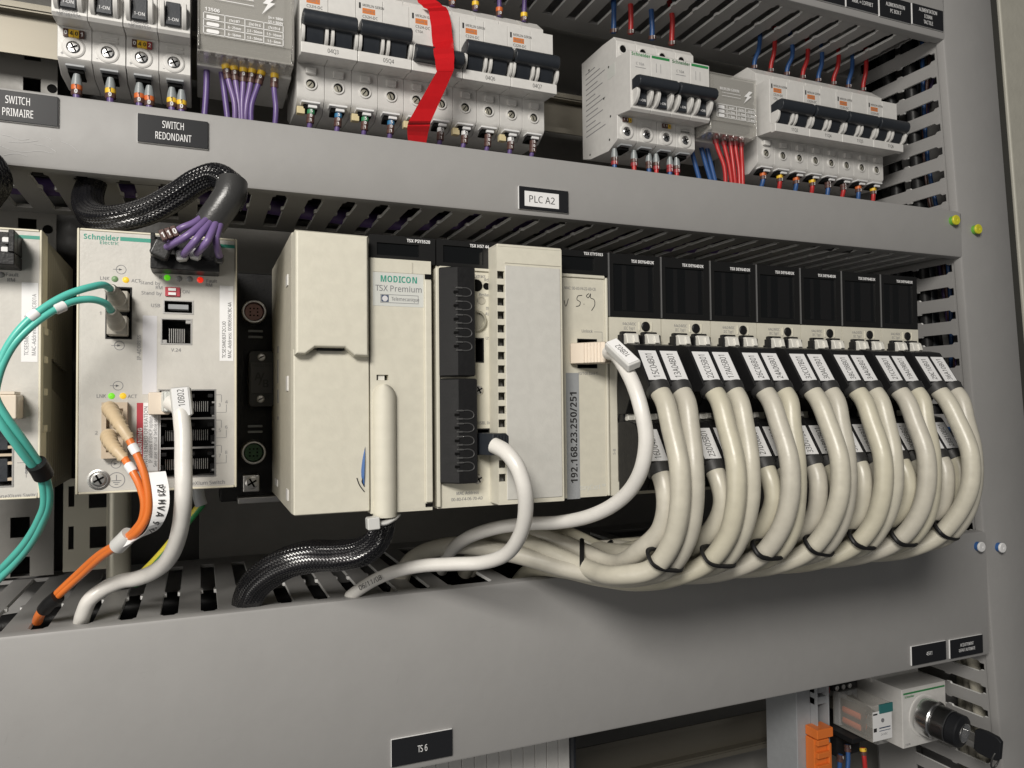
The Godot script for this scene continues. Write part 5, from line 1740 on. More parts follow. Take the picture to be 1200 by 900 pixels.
# ---------- the seven dark-windowed modules, their plugs and cables ----------
func io_modules() -> void:
	var names := ["leftmost of the seven dark-windowed modules, beside the network module", "second from the left of the seven dark-windowed modules", "third from the left of the seven dark-windowed modules", "middle one of the seven dark-windowed modules", "third from the right of the seven dark-windowed modules", "second from the right of the seven dark-windowed modules", "rightmost of the seven dark-windowed modules, next to the upright duct"]
	var proto: Node3D = null
	for i in 7:
		var t: Node3D
		if proto == null:
			t = thing("interface_module", "beige module with black window, " + names[i], "interface module", Vector3(18.5, 0, -118), "dark-windowed modules")
			var b := mb()
			b.bx(0.3, 36.7, 0.6, 146.0, -118, -4, 0.5)
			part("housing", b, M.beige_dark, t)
			b = mb()
			b.plate(Rect2(0.3, 1, 36.4, 106.6), [Rect2(5, 9, 29, 84)], -6, 0)
			part("front_frame", b, M.beige, t)
			b = mb()
			b.bx(5.0, 34.0, 9, 93, -8, -5, 0.2)
			b.bx(5.0, 34.0, 46.6, 49.0, -5, 1.0, 0.3)
			part("connector_well", b, M.black, t)
			b = mb()
			b.bx(0.3, 0.9, 108.2, 146.3, -4, 0.35, 0.15)
			part("bright_edge", b, M.edge_grey, t)
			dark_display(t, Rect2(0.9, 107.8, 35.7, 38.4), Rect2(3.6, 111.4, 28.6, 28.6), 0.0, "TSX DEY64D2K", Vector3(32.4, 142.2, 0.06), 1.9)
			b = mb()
			b.bx(19.0, 28.5, 112.0, 139.4, -1.0, -0.8, 0.05)  # faint upright reflections in the window, put in as paler strips
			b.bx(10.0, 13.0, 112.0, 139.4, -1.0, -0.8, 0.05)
			part("reflection_strip", b, M.screen_reflection, t)
			b = mb()
			b.lathe([[3.0, 0.02], [3.0, 0.5], [2.4, 0.9], [0, 0.9]], at_(Vector3(25.6, 102.6, 0)), 22)
			part("push_button", b, M.black, t)
			b = mb()
			for s in [-1, 1]: b.bx(25.6 + s * 4.3 - 0.4, 25.6 + s * 4.3 + 0.4, 99.8, 105.4, -0.1, 0.5, 0.2)
			part("button_guard", b, M.beige, t)
			text(t, "64x24VDC\nIEC Typ1", Vector3(14.2, 102.6, 0.06), 1.75, M.grey_print, Basis(), 0.85)
			text(t, "5-B", Vector3(2.6, 27, 0.06), 1.2, M.grey_print, UPRIGHT)
			proto = t
		else:
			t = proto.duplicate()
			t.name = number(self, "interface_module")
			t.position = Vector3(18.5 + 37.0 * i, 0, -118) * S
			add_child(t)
			t.set_meta("label", "beige module with black window, " + names[i])
	# plugs with thick cables
	var up := ["15C04B01", "13A04B01", "22C05B01", "17A05B01", "26C06B01", "24A06B01", "32C07B01", "30A07B01", "38C08B01", "34A08B01", "21C09B01", "19A09B01", "29C10B01", "36A10B01"]
	var dn := ["16D04B01", "14B04B01", "23D05B01", "18B05B01", "27D06B01", "25B06B01", "33D07B01", "31B07B01", "39D08B01", "35B08B01", "22D09B01", "20B09B01", "37D10B01", "28B10B01"]
	for i in 7:
		for k in 2:
			for low in 2:
				plug_cable(i, k, low == 1, (dn if low else up)[i * 2 + k])
	# black ties round the pairs
	for i in 7:
		var x0 := 37.0 * i + 19.0
		tie("black cable tie round the looping cables " + ["below the leftmost", "below the second", "below the third", "below the middle", "below the fifth", "below the sixth", "below the rightmost"][i] + " dark-windowed module", Vector3(x0 - 6.6 - (i % 3), -31.0 - (i % 2) * 1.2, 37.0), Vector3(1, -0.16 + 0.05 * (i % 3 - 1), -0.22), Vector3(0.1, 0.72, -0.66), 12.6, 6.5)
	tie("black cable tie round the front cream cables running left into the lower duct", (Vector3(-11.6, -42.4, -16.0)).lerp(Vector3(-5.7, -35.8, -27.0), 0.5), (Vector3(-5.7, -35.8, -27.0)) - (Vector3(-11.6, -42.4, -16.0)), Vector3(-0.67, 0.17, -0.72).cross((Vector3(-5.7, -35.8, -27.0)) - (Vector3(-11.6, -42.4, -16.0))).normalized(), 14.0, 7.0)
	tie("black cable tie round the rearmost cream cables, under the network module", Vector3(14.8, -39.5, -31.0), Vector3(0.1, 0.96, 0.2), Vector3(-0.7, 0.1, -0.65).cross(Vector3(0.1, 0.96, 0.2)), 7.0, 7.0)


func tie(label: String, c: Vector3, u: Vector3, w: Vector3, ru: float, rw: float) -> void:
	u = u.normalized()
	w = (w - u * w.dot(u)).normalized()
	var n := u.cross(w)
	var pts := []
	for k in 36:
		var a := TAU * k / 36.0
		var ca := cos(a)
		var sa := sin(a)
		pts.append(c + u * signf(ca) * pow(absf(ca), 0.6) * ru + w * signf(sa) * pow(absf(sa), 0.7) * rw)
	var t := thing("cable_tie", label, "cable tie", c, "black cable ties on the cream cables")
	var b := mb()
	b.tube(pts, 0.75, 8, [], true, 1.9, w)
	part("strap", b, M.black, t)
	b = mb()
	b.box(c + u * ru * 0.55 + w * (rw + 0.8), Vector3(4.6, 4.0, 3.6), 0.5, Basis(u, w, n))
	part("head", b, M.black, t)


func plug_cable(i: int, k: int, low: bool, code: String) -> void:
	var x := 37.0 * i + 5.1 + 14.6 * k
	var dy := -45.5 if low else 0.0
	var t := thing("plug_cable", ("lower" if low else "upper") + " black plug labelled " + code + " with its thick cream cable", "cable", Vector3(x + 7, 62 + dy, 10), "lower row of plugs with thick cream cables" if low else "upper row of plugs with thick cream cables")
	var b := mb()
	var off := Vector3(0, dy, 0)
	b.prism(poly([0.2, 90.6, 12, 90.8, 19, 89.4, 20, 88.6, 34.4, 66, 33.6, 64, 30.6, 62, 16, 61.8, 9, 49.5, 0.2, 49]), x + 0.1, x + 14.4, 0.5, at_(off, SIDEWAYS), 0.9)
	part("hood", b, M.black, t)
	# latch
	b = mb()
	var lx := x + 7.0
	b.prism(poly([2.0, 97.2, 5.5, 97.6, 7.0, 96.8, 8.4, 91.4, 6.4, 90.6, 2.0, 91]), lx - 4.4, lx + 4.4, 0.6, at_(off, SIDEWAYS), 0.6)
	b.box(Vector3(lx + 1.6, 94, 7.6) + off, Vector3(3.4, 5.2, 2.2), 0.5, Basis(Vector3(1, 0, 0), -0.3))
	part("latch", b, M.latch, t)
	b = mb()
	b.bx(lx - 5.2, lx + 5.2, 96.6 + dy, 99.0 + dy, 0, 3.4, 0.5)
	b.bx(lx - 6.4, lx - 5.0, 90 + dy, 97 + dy, 0, 5.5, 0.4)
	b.bx(lx + 5.0, lx + 6.4, 90 + dy, 97 + dy, 0, 5.5, 0.4)
	part("latch_seat", b, M.black, t)
	# label on the sloping face
	var dn_ := Vector3(0, -22.6, 14.4).normalized()
	var nn := Vector3(0, 14.4, 22.6).normalized()
	var c := Vector3(x + 7.25, 77.4 + dy, 27.15) + nn * 0.12
	var B := Basis(-dn_, Vector3(-1, 0, 0), nn)
	b = mb()
	b.box(c, Vector3(20.6, 11.8, 0.2), 0.05, B)
	var st := part("label_sticker", b, M.white_label, t)
	text(st, code, c + nn * 0.12, 4.5, M.black_print, B, 0.62, 400)
	# collar and cable
	var cx := x + 7.25
	var s := Vector3(cx, 64 + dy, 32)
	var dir := Vector3(0, -0.86, 0.5)
	b = mb()
	b.tube([s - dir * 2, s + dir * 0.2, s + dir * 3.0, s + dir * 3.8], 7, 22, [7.0, 7.15, 7.0, 6.2])
	part("collar", b, M.black_soft, t)
	var rnd := RandomNumberGenerator.new()
	rnd.seed = i * 17 + k * 5 + (3 if low else 0)
	var j := rnd.randf_range(-2.4, 2.4)
	var path := []
	if not low:
		var kx := -4.5 * k
		var kz := -3.2 * k
		path = [s, Vector3(cx + kx * 0.1, 57.5, 38.5), Vector3(cx + kx * 0.45 + j * 0.3, 42, 46.0 + kz * 0.6 + j * 0.4), Vector3(cx + kx + j * 0.4, 21, 53.6 + kz + j * 0.6), Vector3(cx + kx + j * 0.3, 0, 53.0 + kz + j * 0.6), Vector3(cx - 1.5 + kx * 0.8, -21, 45 + kz * 0.6), Vector3(cx - 7 + kx * 0.4, -36.5, 33.5 + kz * 0.5)]
		if i == 0 and k == 0: path += [Vector3(-5.7, -41.3, 20.0), Vector3(-12.8, -42.3, -16.0), Vector3(-27.1, -35.5, -34.0), Vector3(-36.3, -31.1, -50.0), Vector3(-45.7, -30.7, -66.0), Vector3(-53.3, -41.8, -86.0), Vector3(-54.2, -60.7, -110.0)]
		elif i == 0: path += [Vector3(cx - 20, -45, 14), Vector3(cx - 42, -45, -16), Vector3(cx - 75, -37, -48), Vector3(cx - 105, -35, -75), Vector3(cx - 125, -50, -100), Vector3(cx - 130, -75, -110)]
		else:
			var q := 1.6 * k
			path += [Vector3(cx - 18, -45.5 + q, 20 - 3.0 * k), Vector3(cx - 32, -51 + q + j * 0.3, 1 - 3.0 * k), Vector3(cx - 46, -52 + q, -21), Vector3(cx - 58, -51 + q, -46), Vector3(cx - 67, -56, -76), Vector3(cx - 71, -76, -100), Vector3(cx - 73, -100, -110)]
	else:
		path = [s, Vector3(cx, 13, 36), Vector3(cx + j * 0.5, -1, 39 + j * 0.4), Vector3(cx - 1, -15, 34.5), Vector3(cx - 6, -27, 23)]
		if i == 0 and k == 0: path += [Vector3(3.3, -40.7, -8.0), Vector3(-6.4, -35.6, -28.0), Vector3(-28.2, -27.6, -48.0), Vector3(-39.1, -30.1, -66.0), Vector3(-47.9, -39.1, -84.0), Vector3(-49.8, -60.0, -110.0)]
		elif i == 0: path += [Vector3(29.4, -32.2, -6.0), Vector3(16.1, -39.5, -30.0), Vector3(-2.2, -30.4, -50.0), Vector3(-15.4, -27.1, -72.0), Vector3(-24.6, -33.9, -95.0), Vector3(-27.9, -56.0, -120.0)]
		else: path += [Vector3(cx - 16, -34.5, 7), Vector3(cx - 30, -37, -14), Vector3(cx - 44, -39, -42), Vector3(cx - 55, -47, -72), Vector3(cx - 61, -68, -97), Vector3(cx - 63, -95, -108)]
	b = mb()
	b.tube(curve(path, 8), 5.55, 22)
	part("sheath", b, M[["cable", "cable_b", "cable_c"][(i * 2 + k + (1 if low else 0)) % 3]], t)


# a braided sleeve: a tube whose skin is woven strands, its section a bundle of wires
func braid(b: Mb, pts: Array, ra: float, rb: float, lobes: int, flat_dir: Vector3, rr := []) -> void:
	var fine := []
	var total := 0.0
	for i in pts.size() - 1: total += pts[i].distance_to(pts[i + 1])
	var n := int(total / 0.5)
	var acc := 0.0
	var seg := 0
	var ts := []
	for i in n + 1:
		var want := total * i / n
		while seg < pts.size() - 2 and acc + pts[seg].distance_to(pts[seg + 1]) < want:
			acc += pts[seg].distance_to(pts[seg + 1])
			seg += 1
		fine.append(pts[seg].lerp(pts[seg + 1], clampf((want - acc) / maxf(0.001, pts[seg].distance_to(pts[seg + 1])), 0, 1)))
		ts.append(float(i) / n)
	var sides := 104
	var up := flat_dir
	var rings := []
	for i in fine.size():
		var t: Vector3 = (fine[mini(i + 2, n)] - fine[maxi(i - 2, 0)]).normalized()
		up = (up - t * up.dot(t)).normalized()
		var w := t.cross(up)
		var s: float = 1.0
		if rr.size() > 1:
			var f: float = ts[i] * (rr.size() - 1)
			s = lerpf(rr[int(f)], rr[mini(int(f) + 1, rr.size() - 1)], f - int(f))
		var ring := []
		for k in sides:
			var a := TAU * k / sides
			var bulge := 1.0 + 0.075 * cos(a * lobes + 0.6 * sin(i * 0.02))
			var m := i + k
			var mm := i - k + 8400
			var u := absf(sin(PI * (m % 4) / 4.0))
			var v := absf(sin(PI * (mm % 4) / 4.0))
			var weave := 0.34 * (u if ((m / 4) + (mm / 4)) % 2 == 0 else v)
			ring.append(fine[i] + (up * cos(a) * ra * bulge + w * sin(a) * rb * bulge) * s + (up * cos(a) + w * sin(a)) * weave)
		rings.append(ring)
	for i in rings.size() - 1:
		for k in sides:
			var l := (k + 1) % sides
			var o: Vector3 = (rings[i][k] - fine[i]).normalized()
			for q in [[rings[i][k], rings[i][l], rings[i + 1][l]], [rings[i][k], rings[i + 1][l], rings[i + 1][k]]]:
				var f: Vector3 = (q[1] - q[0]).cross(q[2] - q[0])
				f = f.normalized() if f.length() > 1e-9 else o
				if f.dot(o) < 0: f = -f
				b.tri(q[0], q[1], q[2], f, f, f)


func boot_ribs(b: Mb, line: Array, radii: Array, high: float) -> void:
	for k in 7:
		var i := 2 + int(k * (line.size() - 5) / 6.0)
		var d: Vector3 = (line[i + 1] - line[i]).normalized()
		var p: Vector3 = line[i]
		b.tube([p - d * 0.7, p - d * 0.35, p + d * 0.35, p + d * 0.7], 3, 18, [radii[i] - 0.05, radii[i] + high, radii[i] + high, radii[i] - 0.05])


func lan_cables() -> void:
	# white cable from the right switch
	var t := thing("network_cable", "white network cable tagged 10B02 plugged into the right switch beside the orange fibres", "network cable", Vector3(-237.3, 59.0, -20.0))
	var b := mb()
	var c: Vector3 = Vector3(-244.5, 57.8, -22.0)
	b.box(c + Vector3(0, 0, -2), Vector3(9.5, 11.2, 12), 0.6)
	part("plug", b, M.plug_ivory, t)
	b = mb()
	var c2: Vector3 = Vector3(-240.0, 58.6, -18.0)
	b.box(c2, Vector3(7, 10.6, 11), 1.2, Basis(Vector3(0, 1, 0), 0.25))
	for k in 4: b.box(c2 + Vector3(-2.4 + k * 1.6, 0, 5.2), Vector3(0.6, 9.6, 0.8), 0.2, Basis(Vector3(0, 1, 0), 0.25))
	part("boot", b, M.clear_sticker, t)
	b = mb()
	b.tube(curve([Vector3(-239.1, 58.1, -14.0), Vector3(-235.1, 55.5, -8.0), Vector3(-233.5, 46.5, -4.0), Vector3(-233.0, 30.3, 0.0), Vector3(-232.9, 14.3, 2.0), Vector3(-234.1, -0.5, -4.0), Vector3(-237.7, -14.5, -16.0), Vector3(-245.5, -26.9, -36.0), Vector3(-256.3, -33.9, -52.0), Vector3(-265.2, -36.9, -62.0), Vector3(-272.8, -40.6, -66.0), Vector3(-279.2, -45.4, -66.0), Vector3(-282.8, -53.2, -70.0), Vector3(-285.6, -63.2, -80.0)], 7), 3.95, 18)
	part("sheath", b, M.lan, t)
	b = mb()
	var tc: Vector3 = Vector3(-233.9, 58.4, -6.0)
	b.box(tc, Vector3(9.5, 14.5, 5.0), 1.2, Basis(Vector3(0, 0, 1), 0.1))
	part("tag_holder", b, M.tie_clear, t)
	b = mb()
	var tb := Basis(Vector3(0, 0, 1), 0.1)
	b.box(tc + Vector3(-0.3, 0, 2.6), Vector3(7.2, 13.6, 0.4), 0.1, tb)
	var k1 := part("tag_label", b, M.white_label, t)
	text(k1, "10B02", tc + Vector3(-0.3, 2.0, 2.85), 2.9, M.black_print, tb * UPRIGHT, 0.74)
	# white cable from the processor, stamped 06/11/08
	t = thing("network_cable", "white cable stamped 06/11/08 with a dark plug in the processor module", "network cable", Vector3(-82.0, 34.8, 15.0))
	b = mb()
	b.prism(poly([-6.2, -5.6, 3.0, -5.8, 7.0, -3.6, 7.0, 4.2, 3.0, 6.0, -6.2, 6.0]), -4, 12, 0.7, at_(Vector3(-79.8, 34.3, 4.0), Basis(Vector3(0, 1, 0), 0.35)))
	for k in 4: b.box((Vector3(-79.8, 34.3, 4.0)) + Basis(Vector3(0, 1, 0), 0.35) * Vector3(-3 + k * 2.2, 0.2, 12.2), Vector3(0.9, 10.0 - k * 0.8, 0.8), 0.2, Basis(Vector3(0, 1, 0), 0.35))
	part("plug", b, M.navy, t)
	b = mb()
	var run: Array = curve([Vector3(-80.9, 34.0, 17.0), Vector3(-77.3, 31.0, 24.0), Vector3(-73.6, 24.1, 30.0), Vector3(-70.2, 13.1, 32.0), Vector3(-67.7, 0.1, 28.0), Vector3(-67.0, -14.9, 18.0), Vector3(-69.8, -27.2, 4.0), Vector3(-77.8, -33.4, -10.0), Vector3(-92.1, -35.3, -22.0), Vector3(-106.4, -37.3, -34.0), Vector3(-118.5, -41.5, -46.0), Vector3(-129.0, -47.6, -56.0), Vector3(-138.5, -54.5, -62.0), Vector3(-142.0, -59.0, -68.0)], 8)
	var rr := []
	for i in run.size(): rr.append(lerpf(4.3, 3.6, float(i) / run.size()))
	b.tube(run, 4.3, 18, rr)
	part("sheath", b, M.lan, t)
	var d: Vector3 = ((Vector3(-122.7, -43.9, -50.0)) - (Vector3(-135.9, -52.3, -60.0))).normalized()
	var nn := Vector3(0, 0.35, 0.94)
	nn = (nn - d * nn.dot(d)).normalized()
	text(t, "06/11/08", (Vector3(-130.1, -48.5, -56.0)) + nn * 4.6, 2.9, M.black_print, Basis(d, nn.cross(d), nn), 1.0)
	# white cable from the network module
	t = thing("network_cable", "white network cable tagged 10B02 with an ivory plug in the narrow network module", "network cable", Vector3(-16.4, 84.8, 10.0))
	b = mb()
	var pc: Vector3 = Vector3(-16.4, 85.0, 7.0)
	var pb := Basis(Vector3(0, 1, 0), 0.7)
	b.box(pc, Vector3(10.4, 12.2, 22), 0.8, pb)
	for k in 6: b.box(pc + pb * Vector3(-5.3, 0, -2 + k * 2.0), Vector3(0.7, 11.4, 0.7), 0.2, pb)
	part("plug", b, M.plug_ivory, t)
	b = mb()
	b.box(pc + pb * Vector3(0, 0, 12), Vector3(8, 9, 5), 1.2, pb)
	part("boot", b, M.plug_ivory, t)
	b = mb()
	b.tube(curve([Vector3(-14.3, 84.4, 24.0), Vector3(-14.7, 82.3, 33.0), Vector3(-14.3, 74.4, 42.0), Vector3(-13.6, 63.6, 50.0), Vector3(-12.8, 51.5, 55.0), Vector3(-11.0, 38.1, 56.0), Vector3(-10.8, 23.2, 52.0), Vector3(-11.6, 10.2, 42.0), Vector3(-15.2, -0.4, 28.0), Vector3(-21.6, -8.2, 12.0), Vector3(-31.7, -13.4, -6.0), Vector3(-46.5, -15.6, -22.0), Vector3(-60.2, -19.2, -36.0), Vector3(-71.8, -25.7, -50.0), Vector3(-76.6, -34.8, -66.0), Vector3(-76.7, -45.7, -84.0), Vector3(-74.1, -55.7, -100.0)], 7), 4.0, 18, [])
	part("sheath", b, M.lan, t)
	b = mb()
	var ta: Vector3 = Vector3(-17.9, 87.8, 34.0)
	var te: Vector3 = Vector3(-14.4, 75.8, 50.0)
	var dd := (te - ta).normalized()
	var nz := Vector3(-0.25, 0.5, 0.85)
	nz = (nz - dd * nz.dot(dd)).normalized()
	var lb := Basis(dd, nz.cross(dd), nz)
	b.box((ta + te) / 2, Vector3(ta.distance_to(te) + 3, 8.6, 5.4), 1.1, lb)
	part("tag_holder", b, M.tie_clear, t)
	b = mb()
	b.box((ta + te) / 2 + nz * 2.8, Vector3(ta.distance_to(te) + 1, 6.4, 0.4), 0.1, lb)
	k1 = part("tag_label", b, M.white_label, t)
	text(k1, "10B02", (ta + te) / 2 + nz * 3.06, 3.0, M.black_print, Basis(-dd, -nz.cross(dd), nz), 0.95)
	# orange fibre pair
	t = thing("fibre_cable", "orange fibre pair with tan boots, running from the right switch into the duct", "fibre cable", Vector3(-261.0, 46.9, -10.0))
	for s in 2:
		b = mb()
		var bp: Array = [[Vector3(-266.2, 55.9, -18.0), Vector3(-263.2, 52.2, -10.0), Vector3(-259.8, 47.0, -4.0), Vector3(-256.0, 41.0, -2.0)], [Vector3(-266.5, 42.7, -18.0), Vector3(-264.8, 39.2, -12.0), Vector3(-261.9, 35.7, -8.0), Vector3(-258.5, 31.7, -6.0)]][s]
		var bc := curve(bp, 6)
		var br := []
		for i in bc.size(): br.append(lerpf(3.5, 2.1, float(i) / bc.size()) )
		b.tube(bc, 3, 16, br)
		boot_ribs(b, bc, br, 0.45)
		part("boot", b, M.boot_tan, t)
		b = mb()
		var op: Array = [[Vector3(-256.8, 42.2, -2.0), Vector3(-253.0, 34.2, 0.0), Vector3(-249.6, 25.1, 2.0), Vector3(-247.8, 15.1, 2.0), Vector3(-248.2, 5.8, 0.0), Vector3(-251.7, -1.3, -4.0), Vector3(-258.2, -7.6, -14.0), Vector3(-270.4, -17.9, -34.0), Vector3(-282.2, -30.1, -52.0), Vector3(-292.0, -40.0, -62.0), Vector3(-298.3, -46.5, -68.0)], [Vector3(-258.8, 32.5, -6.0), Vector3(-254.9, 26.2, -2.0), Vector3(-251.5, 19.1, 0.0), Vector3(-249.7, 11.1, 0.0), Vector3(-250.5, 4.1, -2.0), Vector3(-254.5, -2.5, -8.0), Vector3(-260.7, -8.4, -18.0), Vector3(-272.1, -17.2, -36.0), Vector3(-284.8, -30.3, -54.0), Vector3(-294.6, -40.6, -64.0), Vector3(-300.5, -47.2, -70.0)]][s]
		var oc := curve(op, 7)
		b.tube(oc, 1.75, 14)
		part("sheath", b, M.orange, t)
		b = mb()
		var a0: Vector3 = [Vector3(-255.1, 38.6, -1.0), Vector3(-256.9, 29.4, -4.0)][s]
		var a1: Vector3 = [Vector3(-253.0, 34.6, 0.0), Vector3(-254.5, 25.8, -2.0)][s]
		b.tube([a0, a0.lerp(a1, 0.1), a0.lerp(a1, 0.9), a1], 2.2, 14, [1.9, 2.25, 2.25, 1.9])
		part("marker_sleeve", b, M.white_label, t)
	b = mb()
	b.tube(curve([Vector3(-293.7, -41.8, -63.0), Vector3(-298.1, -45.8, -67.0), Vector3(-301.2, -49.8, -72.0)], 4), 3.6, 16)
	part("black_sleeve", b, M.black, t)
	b = mb()
	b.tube(curve([Vector3(-301.0, -49.1, -71.0), Vector3(-303.8, -53.2, -76.0), Vector3(-306.3, -58.5, -84.0)], 4), 2.6, 14)
	part("sheath", b, M.orange, t)
	# flag label hanging on the orange pair
	t = thing("flag_label", "white handwritten flag label P21 HVA SW folded round the orange fibre pair", "label", Vector3(-245.5, 7.3, 4.0))
	b = mb()
	b.ribbon(curve([Vector3(-247.8, 25.5, 2.0), Vector3(-246.2, 17.4, 6.0), Vector3(-245.7, 9.0, 8.0), Vector3(-247.5, 1.1, 6.0), Vector3(-252.4, -5.6, -4.0), Vector3(-260.7, -11.4, -14.0)], 5), curve([Vector3(-240.6, 25.9, 2.0), Vector3(-239.0, 18.3, 6.0), Vector3(-238.9, 9.8, 8.0), Vector3(-241.1, 3.0, 6.0), Vector3(-247.0, -3.6, -4.0), Vector3(-258.6, -6.1, -10.0)], 5), 0.25)
	part("flag", b, M.white_label, t)
	b = mb()
	b.tube(curve([Vector3(-256.7, -4.7, -13.0), Vector3(-259.0, -7.3, -15.0), Vector3(-262.3, -10.9, -19.0)], 3), 4.0, 16)
	part("wrap", b, M.tie_clear, t)
	var letters := ["P", "2", "1", "H", "V", "A", "S", "W"]
	var spots: Array = [Vector3(-242.7, 19.4, 7.2), Vector3(-242.3, 17.4, 7.6), Vector3(-242.1, 15.7, 8.0), Vector3(-241.9, 12.4, 8.6), Vector3(-242.3, 9.5, 8.6), Vector3(-242.8, 6.5, 8.0), Vector3(-244.3, 2.7, 6.8), Vector3(-246.2, -0.3, 4.0)]
	for i in 8:
		var an: float = -1.5 - [0.0, 0.0, 0.05, 0.1, 0.2, 0.35, 0.6, 0.8][i]
		text(t, letters[i], spots[i], 3.0, M.pen, Basis(Vector3(0, 0, 1), an), 0.85, 700)
	# teal fibre pair
	t = thing("fibre_cable", "teal fibre pair with grey boots, arching from the right switch across the left switch", "fibre cable", Vector3(-264.9, 107.7, -10.0))
	for s in 2:
		b = mb()
		var bc := curve([[Vector3(-262.8, 108.5, -18.0), Vector3(-263.5, 110.2, -10.0), Vector3(-264.6, 111.6, -3.0)], [Vector3(-263.1, 96.4, -18.0), Vector3(-263.4, 98.8, -10.0), Vector3(-264.2, 101.2, -3.0)]][s], 6)
		var br := []
		for i in bc.size(): br.append(lerpf(3.9, 2.0, float(i) / bc.size()) )
		b.tube(bc, 3, 18, br)
		boot_ribs(b, bc, br, 0.35)
		part("boot", b, M.boot_grey, t)
		b = mb()
		var h: Vector3 = [Vector3(-263.1, 108.7, -26.0), Vector3(-263.4, 96.4, -26.0)][s]
		b.box(h + Vector3(0, 0, -2), Vector3(9.2, 9.6, 12), 0.6)
		part("plug", b, M.boot_grey, t)
		b = mb()
		b.tube(curve([[Vector3(-264.4, 111.4, -4.0), Vector3(-266.6, 112.3, 2.0), Vector3(-272.0, 110.0, 8.0), Vector3(-279.5, 106.0, 12.0), Vector3(-288.4, 98.7, 16.0), Vector3(-296.1, 89.8, 18.0), Vector3(-301.0, 81.3, 18.0), Vector3(-304.9, 69.9, 16.0), Vector3(-307.6, 55.5, 14.0)], [Vector3(-264.0, 100.9, -4.0), Vector3(-265.8, 103.7, 2.0), Vector3(-270.8, 104.8, 7.0), Vector3(-276.4, 103.7, 10.0), Vector3(-283.7, 99.1, 14.0), Vector3(-291.4, 91.9, 17.0), Vector3(-298.5, 82.8, 18.0), Vector3(-302.9, 73.4, 17.0), Vector3(-306.2, 59.1, 15.0)]][s], 7), 1.65, 14)
		part("sheath", b, M.teal, t)
		b = mb()
		var a0: Vector3 = [Vector3(-290.2, 97.1, 16.4), Vector3(-280.7, 101.1, 12.4)][s]
		var a1: Vector3 = [Vector3(-293.2, 94.0, 17.3), Vector3(-284.3, 98.7, 14.2)][s]
		b.tube([a0, a0.lerp(a1, 0.1), a0.lerp(a1, 0.9), a1], 2.2, 14, [2.0, 2.45, 2.45, 2.0])
		part("marker_sleeve", b, M.white_label, t)
	b = mb()
	for s in 2: b.tube(curve([[Vector3(-306.9, 65.6, 15.0), Vector3(-305.2, 59.1, 14.0), Vector3(-301.9, 51.8, 12.0), Vector3(-297.6, 43.6, 8.0), Vector3(-293.5, 34.6, 2.0), Vector3(-291.3, 29.3, -2.0), Vector3(-289.8, 20.3, -8.0), Vector3(-290.4, 11.8, -14.0), Vector3(-294.4, 2.1, -24.0), Vector3(-301.6, -9.7, -38.0), Vector3(-311.3, -21.8, -52.0), Vector3(-321.6, -32.7, -64.0), Vector3(-327.9, -40.2, -70.0)], [Vector3(-308.1, 60.6, 15.0), Vector3(-306.4, 55.5, 14.0), Vector3(-303.1, 48.2, 12.0), Vector3(-298.9, 39.9, 8.0), Vector3(-294.8, 31.6, 2.0), Vector3(-292.6, 27.8, -2.0), Vector3(-291.5, 19.6, -8.0), Vector3(-292.1, 11.9, -14.0), Vector3(-296.1, 3.0, -24.0), Vector3(-303.7, -8.7, -38.0), Vector3(-313.5, -20.0, -52.0), Vector3(-322.4, -29.1, -64.0), Vector3(-329.4, -35.8, -70.0)]][s], 7), 1.8, 14)
	part("sheath", b, M.teal, t)
	b = mb()
	b.tube(curve([Vector3(-293.0, 31.5, 1.0), Vector3(-291.9, 28.6, -2.0), Vector3(-291.1, 25.6, -5.0)], 3), 4.3, 18)
	part("black_sleeve", b, M.black, t)
	# earth wire
	t = thing("earth_wire", "yellow and green earth wire behind the white cable under the right switch", "wire", Vector3(-240.6, -21.2, -70.0))
	b = mb()
	var ep: Array = curve([Vector3(-224.9, 2.6, -60.0), Vector3(-229.2, -3.0, -62.0), Vector3(-236.2, -12.5, -66.0), Vector3(-242.4, -21.1, -70.0), Vector3(-249.4, -29.7, -74.0), Vector3(-256.1, -37.4, -80.0), Vector3(-259.8, -44.4, -90.0)], 6)
	b.tube(ep, 1.9, 12)
	part("insulation", b, M.earth_yellow, t)
	b = mb()
	b.tube(ep.map(func(q): return q + Vector3(0.7, -0.5, 0.4)), 1.75, 12)
	part("stripe", b, M.earth_green, t)
	b = mb()
	b.tube(curve([Vector3(-226.7, 11.2, -60.0), Vector3(-226.2, 6.5, -60.0), Vector3(-224.9, 1.7, -60.0)], 4), 3.2, 12)
	part("lug_sleeve", b, M.grey_block, t)
	# braided sleeve with violet wires at the right switch
	t = thing("braided_harness", "black braided sleeve with violet wires fanning into the top of the right switch", "wire harness", Vector3(-248.4, 161.8, -40.0))
	b = mb()
	braid(b, curve([Vector3(-281.3, 180.3, -80.0), Vector3(-282.4, 170.4, -72.0), Vector3(-279.7, 160.2, -60.0), Vector3(-271.8, 153.5, -46.0), Vector3(-260.7, 153.0, -36.0), Vector3(-248.6, 156.6, -30.0), Vector3(-235.8, 164.2, -24.0), Vector3(-226.1, 171.1, -20.0), Vector3(-218.1, 173.5, -16.0), Vector3(-212.6, 170.3, -12.0), Vector3(-211.0, 163.6, -9.0), Vector3(-213.5, 157.0, -8.0)], 8), 6.4, 8.2, 5, Vector3(0, 0.3, 1), [0.85, 0.9, 1.0, 1.0, 1.0, 0.95, 0.9, 0.8])
	part("sleeve", b, M.braid, t)
	b = mb()
	b.tube(curve([Vector3(-211.0, 169.1, -10.0), Vector3(-211.9, 163.2, -8.0), Vector3(-215.1, 156.9, -8.0), Vector3(-219.0, 150.7, -9.0), Vector3(-221.4, 146.9, -10.0)], 6), 7.6, 24, [])
